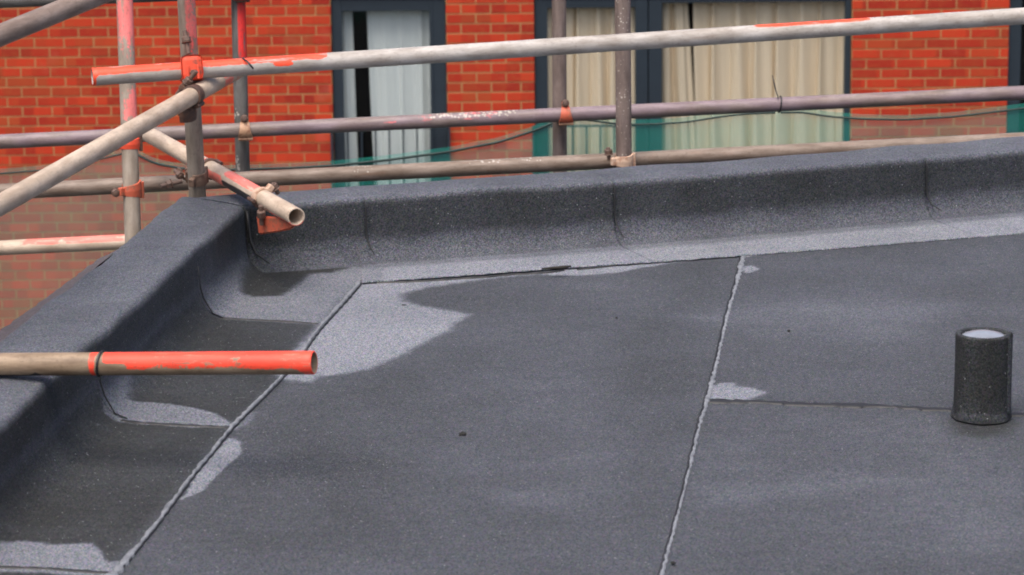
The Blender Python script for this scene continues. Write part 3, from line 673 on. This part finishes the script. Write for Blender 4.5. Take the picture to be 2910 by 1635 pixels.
def p_v3(px, py, c, s):
    o = hi(c, -.05, .15) * 1.0 * np.clip((172 - py) / 15, 0, 1); w = .75 * band(py, 300, 345, 10) * hi(-c, .0) + .85 * band(py, 440, 500, 10) * hi(-c, .2) * 1; return o, w, Z(o)
def p_v5(px, py, c, s): return Z(c), Z(c) + .50, Z(c)
def p_front(px, py, c, s):
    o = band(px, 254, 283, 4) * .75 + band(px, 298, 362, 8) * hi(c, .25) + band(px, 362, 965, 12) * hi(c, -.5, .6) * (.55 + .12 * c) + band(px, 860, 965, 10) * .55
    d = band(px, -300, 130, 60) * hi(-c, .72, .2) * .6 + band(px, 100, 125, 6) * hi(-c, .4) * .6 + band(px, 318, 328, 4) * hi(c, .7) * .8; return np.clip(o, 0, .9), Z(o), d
def p_d1(px, py, c, s):
    o = band(px, 616, 640, 6) * .8 + band(px, 640, 700) * .42; return o, Z(o), band(px, 609, 614, 3) * .7
def p_d2(px, py, c, s):
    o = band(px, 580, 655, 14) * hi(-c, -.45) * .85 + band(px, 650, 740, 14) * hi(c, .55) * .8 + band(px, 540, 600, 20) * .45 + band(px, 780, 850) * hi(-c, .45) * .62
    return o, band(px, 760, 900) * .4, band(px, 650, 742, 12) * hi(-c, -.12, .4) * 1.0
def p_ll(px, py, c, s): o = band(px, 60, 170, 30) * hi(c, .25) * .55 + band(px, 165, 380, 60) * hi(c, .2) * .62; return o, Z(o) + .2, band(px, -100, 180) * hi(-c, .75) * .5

top_A, top_B = at(262, 219, 7.95), at(2910, 45.6, 8.62)
tube(top_A, top_B, 0, .9, M_LIGHT, 'pale grey top guard rail with orange paint on its left end', p_top)
mid_A, mid_B = at(0, 403, 9.80), at(2910, 264, 9.98)
tube(mid_A, mid_B, .8, .8, M_MID, 'purplish grey middle rail tied to the green netting', p_mid)
low_A, low_B = at(0, 546, 8.85), at(2910, 398, 9.35)
tube(low_A, low_B, .6, .8, M_LOW, 'brownish lowest rail running just above the felt parapet', p_low)
def on_line(A, B, px):
    a, b = 0.0, 1.0
    for _ in range(40):
        m_ = (a + b) / 2
        if proj(A + (B - A) * m_)[0] < px: a = m_
        else: b = m_
    return A + (B - A) * a
V1a, V1b = at(354, 0, 8.62), at(376, 620, 8.60)
tube(V1a, V1b, .9, 6.2, M_STD, 'leftmost upright, faded pink paint on its upper half', p_v1)
V2a, V2b = at(529, 0, 8.02), at(561, 548, 8.28)
tube(V2a, V2b, .9, 6.3, M_STD, 'upright behind the orange coupler, pink only above the top rail', p_v2)
V3a, V3b = at(677, 0, 9.90), at(690, 480, 9.95)
tube(V3a, V3b, .9, 6.2, M_DARK, 'dark grey upright whose right side is bright red at the top', p_v3)
V4a, V4b = at(1588.6, 0, 9.94), at(1591, 435, 10.0)
tube(V4a, V4b, .9, 6.2, M_BROWN, 'dull brown upright behind the middle rail, just left of the mortar-splashed one')
V5a, V5b = at(1769.6, 0, 9.02), at(1773, 440, 9.06)
tube(V5a, V5b, .9, 6.2, M_BROWN, 'brown upright spattered with pale mortar, standing in front of the middle rail', p_v5)
Fa, Fb = at(0, 1036, 6.19), at(893, 1031, 6.02)
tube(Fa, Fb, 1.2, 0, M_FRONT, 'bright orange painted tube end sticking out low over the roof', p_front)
D1a, D1b = at(0, 583, 6.75), at(560, 264.5, 7.98)
D1c = at(662, 217, 8.26)
tube(D1a, D1b, .5, .33, M_CREAM, 'long cream brace slanting up from the left edge to the orange coupler', p_d1)
D0a, D0b = at(0, 101, 6.45), at(330, -34, 6.9)
tube(D0a, D0b, .5, .6, tube_material('tube_mauve', (.30, .235, .20), (.18, .135, .11), rust=.5), 'slanting tube cutting across the top left corner')
D2a, D2b = at(418, 380, 8.95), at(842, 617, 7.72)
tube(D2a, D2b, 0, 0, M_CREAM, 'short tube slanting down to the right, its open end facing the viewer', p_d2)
LLa, LLb = at(0, 705, 9.6), at(350, 688, 9.5)
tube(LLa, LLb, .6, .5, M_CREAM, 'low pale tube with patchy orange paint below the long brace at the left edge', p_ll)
TTa, TTb = at(0, 3, 9.8), at(650, -23, 9.85)
tube(TTa, TTb, .8, 4.6, M_DARK, 'dark tube along the very top edge at the left')

# ================================================================== COUPLERS
def paint_metal(name, c, rustc=(.11, .05, .03), amt=.5, lo=.48):
    q = N(name); co = q.obj(); n1 = q.noise(co, 70, 5, .7); n2 = q.noise(co, 22, 4, .7)
    f = q.math('ADD', q.math('MULTIPLY', n1.outputs[0], .5), q.math('MULTIPLY', n2.outputs[0], .5))
    c_ = q.mix(q.math('MULTIPLY', q.step(f, lo, lo + .08), amt), c, rustc); q.L(c_, q.b.inputs['Base Color']); q.b.inputs['Roughness'].default_value = .6; q.bump(n1.outputs[0], .4, .001); return q.m
C_ORANGE = paint_metal('coupler_orange', (.70, .075, .03), (.16, .06, .04), .8, .54)
C_RUSTOR = paint_metal('coupler_rusty_orange', (.48, .10, .05), (.22, .10, .06), .7, .50)
C_TAN = paint_metal('coupler_tan', (.40, .235, .14), (.20, .09, .05), .7)
C_PINK = paint_metal('coupler_pale', (.52, .36, .26), (.30, .14, .08), .6)
C_TANR = paint_metal('coupler_brown', (.20, .125, .085), (.09, .05, .035), .7)
C_RUST = paint_metal('coupler_rust', (.075, .042, .032), (.13, .06, .035), .7)
C_WHITE = paint_metal('coupler_white', (.58, .52, .44), (.25, .14, .09), .5, .54)
C_BOLT = paint_metal('bolt_rust', (.10, .06, .045), (.17, .10, .07), .5)
def shell(name, a0, a1, wfun, r0, r1, mat, parent, n=22, wmid=0.0):
    """part ring about local Z; wfun(t) -> (z low, z high)"""
    bm = bmesh.new(); R = []
    for i in range(n):
        t = i / (n - 1); a = a0 + (a1 - a0) * t; lo, h = wfun(t)
        R.append([bm.verts.new((r * math.sin(a), r * math.cos(a), z)) for r, z in ((r0, lo), (r0, h), (r1, h - .001), (r1 + .0015, (lo + h) / 2), (r1, lo + .001))])
    for i in range(n - 1):
        for j in range(5): bm.faces.new((R[i][j], R[i][(j + 1) % 5], R[i + 1][(j + 1) % 5], R[i + 1][j]))
    bm.faces.new(R[0]); bm.faces.new(R[-1][::-1]); bmesh.ops.recalc_face_normals(bm, faces=bm.faces[:])
    me = bpy.data.meshes.new(name); bm.to_mesh(me); bm.free(); o = link(name, me, mat, parent); return o
def cyl(name, p0, p1, r, mat, parent, n=12):
    p0, p1 = Vector(p0), Vector(p1); bm = bmesh.new(); bmesh.ops.create_cone(bm, cap_ends=True, segments=n, radius1=r, radius2=r, depth=(p1 - p0).length)
    bmesh.ops.bevel(bm, geom=[e for e in bm.edges if len(e.link_faces) == 2 and any(len(f.verts) > 4 for f in e.link_faces)], offset=r * .15, segments=1, affect='EDGES')
    me = bpy.data.meshes.new(name); bm.transform((p1 - p0).to_track_quat('Z', 'Y').to_matrix().to_4x4()); bm.transform(Matrix.Translation((p0 + p1) / 2)); bm.to_mesh(me); bm.free()
    return link(name, me, mat, parent)
def coupler(pos, axis, front, label, capmat, bodymat, bolt_side=1, w_bolt=.026, w_far=.052, span=(-1.75, 1.55), bolt_out=.045, other=None, other_back=True, skew=0.0, bolt_tip=None, group='scaffold couplers'):
    """right-angle coupler wrapped about a tube: axis = that tube, front = the side the cap faces; other = axis of the tube behind"""
    zA = Vector(axis).normalized(); yA = Vector(front); yA = (yA - zA * yA.dot(zA)).normalized(); xA = yA.cross(zA)
    t = thing('scaffold_coupler', label, 'coupler', (0, 0, 0), group)
    t.matrix_world = Matrix(((xA[0], yA[0], zA[0], pos[0]), (xA[1], yA[1], zA[1], pos[1]), (xA[2], yA[2], zA[2], pos[2]), (0, 0, 0, 1)))
    s_ = bolt_side; hb, hf = w_bolt / 2, w_far / 2
    a0, a1 = (span[0] * s_, span[1] * s_)
    def wf(u):
        k = u ** 1.3; h = hf * (1 - k) + hb * k; h *= 1 - .12 * math.sin(u * 3.14); return (-h + skew * (1 - u), h + skew * (1 - u))
    shell('cap', a0, a1, wf, .0246, .0290, capmat, t)
    shell('saddle', a0 - .05 * s_, a0 - 2.6 * s_, lambda u: (-.017, .017), .0246, .030, bodymat, t)
    # hinge pin
    hx, hy = .032 * math.sin(a0), .032 * math.cos(a0); cyl('hinge_pin', (hx, hy, -.024), (hx, hy, .024), .0055, bodymat, t)
    # lug, eye bolt and nut standing tangentially at the closing side
    bx, by = math.sin(a1), math.cos(a1); R0 = .034; tx, ty = by, -bx     # tangent
    tx, ty = -tx * s_, -ty * s_
    lug = boxes('lug', [(-.008, .008, -.008, .010, -.012, .012)], .003); o = link('lug', lug, capmat, t); o.location = (bx * .033, by * .033, 0); o.rotation_euler = (0, 0, -a1)
    p0 = Vector((bx * R0 - tx * .030, by * R0 - ty * .030, 0)); p1 = Vector((bx * R0 + tx * bolt_out, by * R0 + ty * bolt_out, 0))
    if bolt_tip is not None: p1 = p0 + Vector(bolt_tip)
    b_ = cyl('bolt', p0, p1, .0062, C_BOLT, t, 10)
    dd = (p1 - p0).normalized(); L_ = (p1 - p0).length
    cyl('nut', p0 + dd * L_ * .52, p0 + dd * (L_ * .52 + .014), .0125, C_BOLT, t, 6); cyl('washer', p0 + dd * (L_ * .52 - .003), p0 + dd * L_ * .52, .0142, C_BOLT, t, 14)
    if other is not None:
        ol = Vector((xA.dot(Vector(other)), yA.dot(Vector(other)), zA.dot(Vector(other)))).normalized(); yb = -.0535
        g = boxes('body', [(-.021, .021, -.036, -.0245, -.021, .021)], .005); link('body', g, bodymat, t)
        for k in (0,):
            sh = shell('rear_band', -2.2, 2.2, lambda u: (-.018, .018), .0246, .0300, bodymat, t)
            zz = ol; yy = Vector((0, 1, 0)); yy = (yy - zz * yy.dot(zz)).normalized(); xx = yy.cross(zz)
            sh.matrix_local = Matrix(((xx[0], yy[0], zz[0], 0), (xx[1], yy[1], zz[1], yb), (xx[2], yy[2], zz[2], 0), (0, 0, 0, 1)))
        pb = Vector((ol.x * 0 + .036, yb, .0)) if abs(ol.x) < .5 else Vector((0, yb, .036))
        cyl('rear_bolt', pb + Vector((0, -.02, 0)), pb + Vector((0, .03, 0)), .006, C_BOLT, t, 8); cyl('rear_nut', pb + Vector((0, .012, 0)), pb + Vector((0, .026, 0)), .0125, C_BOLT, t, 6)
    return t
def toward(p): v = Vector(EYEP) - Vector(p); return v.normalized()
RX = Vector(mid_B - mid_A).normalized(); UPV = Vector((0, 0, 1))
def vdir(a, b): return Vector(a - b).normalized()
# on the middle rail (bolt at the top, broad end of the cap below)
pK1 = on_line(mid_A, mid_B, 697); pK2 = on_line(mid_A, mid_B, 1607)
# local x = front x axis ; for a rail axis RX and front towards camera, x = front cross axis = down -> bolt side -1 is up
coupler(pK1, RX, (0, -1, .25), 'tan coupler on the middle rail in front of the dark red-topped upright', C_TAN, C_TAN, 1, .030, .050, (-1.35, 1.15), .020, UPV, bolt_tip=(-.012, .052, 0))
coupler(pK2, RX, (0, -1, .25), 'coupler with a bright orange skirt on the middle rail beside the wide window', C_RUSTOR, C_TAN, 1, .026, .052, (-1.45, 1.15), .020, UPV, bolt_tip=(-.012, .048, 0))
tube_h = Vector(low_B - low_A).normalized()
pK3 = V1a + (V1b - V1a) * ((541 - 0) / 620.); coupler(pK3, UPV, (.15, -1, .1), 'rusty orange coupler clamping the leftmost upright to the lowest rail', C_RUSTOR, C_RUSTOR, 1, .026, .054, (-1.6, .95), .03, tube_h, skew=.004, bolt_tip=(0, .035, -.004))
pK10 = at(1772.5, 457, 9.055); coupler(pK10, UPV, (0, -1, .1), 'pale coupler at the foot of the mortar-splashed upright, half behind the parapet', C_PINK, C_PINK, 1, .030, .044, (-1.6, 1.1), .04, tube_h, bolt_tip=(.004, .004, .040))
pK4 = V2a + (V2b - V2a) * (503 / 548.); coupler(pK4, vdir(V2a, V2b), (.5, -1, 0), 'rusty brown coupler with its bolt pointing left near the foot of an upright', C_TANR, C_TANR, 1, .034, .046, (-1.7, .75), .03, Vector(D2b - D2a), bolt_tip=(.062, -.004, -.004))
pK6 = on_line(top_A, top_B, 541); TR = Vector(top_B - top_A).normalized()
coupler(pK6, TR, (0, -1, .18), 'orange painted coupler gripping the top rail near its left end', C_ORANGE, C_RUST, 1, .050, .062, (-1.45, 1.0), .03, UPV, bolt_tip=(.065, -.012, -.004))
_k6 = [o for o in COL.objects if o.get('label', '').startswith('orange painted coupler gripping')][0]
_me = boxes('face_plate', [(-.026, .040, .026, .041, -.029, .029)], .014); _o = link('face_plate', _me, C_ORANGE, _k6)
for _z in (-.014, .014): _b = boxes('rib', [(-.026, .012, .042, .048, _z - .0035, _z + .0035)], .002); link('rib', _b, C_ORANGE, _k6)
cyl('face_bolt', (-.008, .040, 0), (-.008, .050, 0), .0085, C_BOLT, _k6, 6)
# bolt heads proud of the orange cap
D1v = Vector(D1b - D1a).normalized(); pK7 = on_line(np.array(D1a), np.array(D1c), 543); pK7 = np.array(D1a) + (np.array(D1b) - np.array(D1a)) * (545 / 560.)
coupler(pK7, D1v, (-.1, -1, .25), 'dark rusted coupler round the upper end of the long cream brace', C_RUST, C_RUST, 1, .034, .040, (-2.0, 1.3), .06, vdir(V2a, V2b))
D2v = Vector(D2b - D2a).normalized(); pK8 = D2a + (D2b - D2a) * ((757 - 418) / 424.)
coupler(pK8, D2v, (-.15, -.7, .7), 'coupler with a pale rusty band round the short tube near its open end', C_PINK, C_RUST, 1, .024, .034, (-1.1, 1.2), .02, None, bolt_tip=(0, .035, 0))
pK5 = D2a + (D2b - D2a) * ((612 - 418) / 424.)
coupler(pK5, D2v, (-.1, -.5, 1), 'thin rusty coupler on the short slanting tube just right of the upright', C_RUST, C_RUST, -1, .022, .026, (-1.3, 1.2), .02, None, bolt_tip=(.0, .03, .03))
pK9 = V1a + (V1b - V1a) * (408 / 620.)
coupler(pK9, UPV, (.1, -1, 0), 'dark red coupler on the leftmost upright tucked under the long brace', C_ORANGE, C_RUST, 1, .030, .034, (-1.6, 1.3), .03, None, bolt_tip=(.0, .03, -.01))
pK11 = on_line(TTa, at(1300, -49, 9.9), 688)
coupler(pK11, RX, (0, -1, .1), 'orange coupler at the very top edge above the dark upright', C_ORANGE, C_RUST, 1, .04, .060, (-1.6, 1.0), .02, UPV)
# hanging orange flap of a swivel coupler under the short tube
t = thing('coupler_flap', 'rusty orange coupler half hanging open beneath the end of the short tube', 'coupler', tuple(at(745, 630, 7.86)))
q0 = np.array(t.location); pts = [at(*p, d_) for p, d_ in (((728, 612), 7.90), ((792, 618), 7.82), ((838, 640), 7.76), ((828, 652), 7.78), ((786, 660), 7.84), ((735, 667), 7.92))]
bm = bmesh.new(); Fv = [bm.verts.new(Vector(p - q0)) for p in pts]; Bv = [bm.verts.new(Vector(p - q0) + Vector((.002, .022, -.004))) for p in pts]
bm.faces.new(Fv); bm.faces.new(Bv[::-1])
for i in range(6): bm.faces.new((Fv[i - 1], Fv[i], Bv[i], Bv[i - 1]))
bmesh.ops.recalc_face_normals(bm, faces=bm.faces[:]); bmesh.ops.bevel(bm, geom=bm.edges[:], offset=.004, segments=2, affect='EDGES')
me = bpy.data.meshes.new('cap'); bm.to_mesh(me); bm.free(); link('cap', me, C_RUSTOR, t)
cyl('bolt', Vector(at(741, 585, 7.86) - q0), Vector(at(744, 640, 7.88) - q0), .0065, C_BOLT, t); cyl('nut', Vector(at(742, 600, 7.86) - q0), Vector(at(743, 618, 7.87) - q0), .0125, C_BOLT, t, 6)

# ================================================================== DEBRIS NETTING, CORD AND TIES
def net_material():
    q = N('green_debris_net'); p = q.pos(); nz = q.noise(p, 3.0, 4, .6)
    w = q.n('TexWave', wave_type='BANDS', bands_direction='X'); q.L(p, w.inputs[0]); w.inputs['Scale'].default_value = 42; w.inputs['Distortion'].default_value = .5
    d = q.n('BsdfDiffuse'); d.inputs[0].default_value = (.05, .56, .43, 1); tl = q.n('BsdfTranslucent'); tl.inputs[0].default_value = (.07, .62, .47, 1)
    m1 = q.n('MixShader'); m1.inputs[0].default_value = .5; q.L(d.outputs[0], m1.inputs[1]); q.L(tl.outputs[0], m1.inputs[2])
    t = q.n('BsdfTransparent'); m2 = q.n('MixShader'); f = q.math('ADD', .28, q.math('MULTIPLY', q.math('SUBTRACT', nz.outputs[0], .5), .16)); f = q.math('ADD', f, q.math('MULTIPLY', w.outputs['Fac'], .05))
    q.L(f, m2.inputs[0]); q.L(t.outputs[0], m2.inputs[1]); q.L(m1.outputs[0], m2.inputs[2]); q.L(m2.outputs[0], q.out.inputs[0]); return q.m
NET = net_material()
net = thing('debris_netting', 'sheer green debris netting hanging in a sagging line behind the rails', 'netting')
cp = [(-150, 500), (0, 493), (116, 484), (230, 466), (310, 446), (376, 430), (400, 445), (446, 466), (520, 479), (600, 483), (708, 481), (830, 477), (950, 470), (1105, 454), (1276, 431), (1416, 404), (1513, 373), (1567, 351), (1600, 338), (1640, 338), (1687, 343), (1746, 351), (1796, 354), (1870, 352), (1950, 347), (1988, 341), (2065, 329), (2130, 323), (2209, 320), (2279, 319), (2356, 331), (2453, 338), (2570, 340), (2706, 332), (2842, 316), (2910, 307), (3100, 285)]
cpx = np.array([c[0] for c in cp]); cpy = np.array([c[1] for c in cp]); XS = np.arange(-150, 3100, 8); YS = np.interp(XS, cpx, cpy)
kk = np.ones(5) / 5; YS = np.convolve(np.pad(YS, 2, 'edge'), kk, 'valid'); dn = 10.12 + .012 * np.sin(XS / 70.) + .02 * np.sin(XS / 230.)
rows = []
tp = np.array([at(x, y - 13, d_) for x, y, d_ in zip(XS, YS, dn)]); ed_ = np.array([at(x, y, d_) for x, y, d_ in zip(XS, YS, dn)])
rows.append(tp); rows.append(ed_)
for j in range(1, 24):
    k = j / 23; q_ = ed_.copy(); q_[:, 2] = ed_[:, 2] * (1 - k) + (-2.6) * k; q_[:, 1] += .02 * np.sin(XS / 60. + j * .4) * k + .03 * k; rows.append(q_)
o = link('net_sheet', grid_mesh('net_sheet', np.array(rows)), NET, net)
CORD = simple('dark_cord', (.018, .035, .032), .7)
def cord_seg(i0, i1, r): 
    m_ = (XS >= i0) & (XS <= i1); rod('edge_cord', ed_[m_] + np.array([0, -.006, 0]), r, CORD, net, 8)
cord_seg(-150, 372, .0030); cord_seg(380, 1598, .0042); cord_seg(1606, 2205, .0032); cord_seg(2212, 3095, .0034)
BLACKP = simple('black_plastic', (.015, .016, .018), .45)
def tie(label, A, B, px, tail, r=.0266, w=.0022, dz=0):
    P = on_line(np.array(A), np.array(B), px); D = Vector(np.array(B) - np.array(A)).normalized(); U = Vector((0, 0, 1)); U = (U - D * U.dot(D)).normalized(); S_ = D.cross(U)
    t = thing('cable_tie', label, 'cable tie', tuple(P))
    n = 24; th = np.linspace(0, 2 * np.pi, n); path = [Vector(U) * r * math.cos(a) + S_ * r * math.sin(a) + D * (.004 * math.cos(a)) for a in th]
    rod('loop', np.array([tuple(p) for p in path]), w, BLACKP, t, 8)
    if tail: rod('tail', np.array([tuple(Vector(at(*q_, dd) - P)) for q_, dd in tail]), [w * .9] * (len(tail) - 1) + [w * .4], BLACKP, t, 6)
    return t
dm = 9.94
tie('black cable tie on the middle rail, its long tail standing up before the cream curtain', mid_A, mid_B, 2216, [((2212, 280), dm - .03), ((2206, 262), dm - .02), ((2200, 238), dm - .02), ((2195, 214), dm - .02)], .0275, .0024)
tie('black tie round the orange painted tube low over the roof', Fa, Fb, 288, None, .0262, .0026)
dt = 8.03
t = thing('cable_tie', 'short dark tie tail lying across the orange part of the top rail', 'cable tie', tuple(at(690, 168, dt)))
rod('tail', np.array([tuple(at(x, y, d_) - at(690, 168, dt)) for x, y, d_ in ((684, 166, 8.06), (692, 168, 8.035), (702, 174, 8.018), (712, 186, 8.012), (720, 196, 8.014))]), [.0022, .0026, .0026, .003, .0025], BLACKP, t, 8)

# ================================================================== PIPE STUB
pc = onz(2789, 1190)[:2]; PZ = .004
vp = thing('vent_pipe', 'short felt-wrapped pipe stub standing on the roof at the right, pale cap inside', 'vent pipe', (pc[0], pc[1], PZ))
def lathe(name, prof, mat, parent, n=64, attr=None, wobble=0.0, closed=False):
    th = np.linspace(0, 2 * np.pi, n, endpoint=False); V = np.zeros((len(prof), n, 3)); r = np.array([p[0] for p in prof])[:, None] * np.ones(n)
    z = np.array([p[1] for p in prof])[:, None] * np.ones(n); r = r * (1 + wobble * np.sin(3 * th + z * 30) + wobble * .6 * np.sin(7 * th + 1))
    V[..., 0] = r * np.cos(th); V[..., 1] = r * np.sin(th); V[..., 2] = z
    a = np.zeros((len(prof), n, 3)); a[..., 0] = np.array(attr)[:, None] if attr is not None else .3
    if attr is not None: a[..., 0] += .05 * np.sin(5 * th)
    return link(name, grid_mesh(name, V, True, a), mat, parent)
zs = list(np.linspace(.020, .186, 24))
lathe('felt_sleeve', [(.0625, .004)] + [(.0606 + .0022 * (1 - z / .19) ** 2, z) for z in zs] + [(.0600, .1895), (.0550, .1908), (.0500, .190), (.0482, .186), (.0480, .08)], FELT, vp, 72, [.10] + [.0 + .10 * (1 - min(1, z / .06)) for z in zs] + [.10, .14, .16, .05, .05], .003)
lathe('felt_collar', [(.0624, .024), (.0634, .018), (.0642, .012), (.0646, .008), (.0650, .0050), (.0656, .0030), (.0660, .001)], FELT, vp, 72, [.10, .16, .20, .12, .04, .02, .02], .028)
# lapped end of the sleeve felt: a vertical edge on the right-hand side
a_ = math.radians(-38); V = []
for z in np.linspace(.016, .1895, 14):
    row = []
    for k in range(14):
        aa = a_ + math.radians(4.0 * k); r = .0665 - .0056 * (k / 13.) if k else .0612
        row.append((r * math.cos(aa), r * math.sin(aa), z))
    V.append(row)
V = np.array(V); aa_ = np.zeros(V.shape); aa_[..., 0] = .22; link('felt_lap', grid_mesh('felt_lap', V, attr=aa_), FELT, vp)
WHT = simple('dull_silver', (.36, .38, .42), .30, .5, .6, 16)
lathe('pipe_cap', [(.0005, .1950), (.012, .1942), (.024, .1920), (.036, .1888), (.044, .1860), (.0470, .1840), (.0479, .180), (.0479, .15)], WHT, vp, 48)

# ================================================================== SMALL THINGS LYING ABOUT
CR_M = simple('black_crumb', (.012, .012, .011), .9, 0, .4, 200)
def crumb(px, py, sx, sy, sz, label, z=0.0):
    p = onz(px, py, z); bm = bmesh.new(); bmesh.ops.create_icosphere(bm, subdivisions=2, radius=1)
    for v in bm.verts: v.co *= 1 + .3 * math.sin(v.co.x * 5 + px) * math.cos(v.co.y * 4 + py)
    bmesh.ops.scale(bm, vec=(sx, sy, sz), verts=bm.verts); bmesh.ops.translate(bm, vec=(0, 0, sz * .7), verts=bm.verts)
    me = bpy.data.meshes.new('debris_crumb'); bm.to_mesh(me); bm.free(); o = link('debris_crumb', me, CR_M); o.location = (p[0], p[1], z); tag(o, label, 'debris', 'black crumbs on the felt')
crumb(1315, 1237, .0085, .008, .0045, 'black crumb lying alone in the middle of the open felt')
crumb(2242, 943, .004, .006, .003, 'tiny black crumb on the felt behind the pipe stub', .009)
crumb(1913, 1603, .005, .005, .003, 'small black crumb beside the right seam near the bottom of the photo', .0045)
crumb(1752, 905, .003, .005, .002, 'tiny dark fleck on the felt between the two long seams')
WD = simple('wet_moss', (.016, .014, .010), .8)
def smear(pts, ws, label, name='moss_strip', mat=WD, z=.027):
    P = np.array([onz(x, y, z) for x, y in pts]); o = rod(name, P, ws, mat, None, 8); tag(o, label, 'debris'); return o
smear([(1540, 764), (1570, 762), (1600, 761), (1622, 757)], [.002, .004, .006, .0025], 'thin dark strip of moss on the lap edge along the far parapet')
_pts = [(1030, 806), (1130, 804), (1250, 798), (1350, 791), (1455, 783), (1560, 776), (1610, 770)]
bead(_pts, [.004, .009, .005, .010, .007, .009, .004], dark=True, z=.0030, name='dark_lap_line', jag=3)  # this and the next dark strips draw the shadow below the ragged flange edge
bead([(1640, 768), (1720, 760), (1804, 749), (1860, 744)], [.004, .006, .007, .004], dark=True, z=.0030, name='dark_lap_line', jag=3)
bead([(1900, 743), (2010, 734), (2100, 727)], [.006, .009, .007], dark=True, z=.0030, name='dark_lap_line', jag=3)
bead([(2125, 726), (2250, 716), (2400, 704), (2560, 691), (2700, 682), (2910, 664), (3050, 652)], [.006, .010, .006, .009, .011, .007, .008], dark=True, z=.0046, name='dark_lap_line', jag=3)
crumb(1147, 868, .006, .004, .0015, 'thin dark scrap on the big pale dried patch of felt')
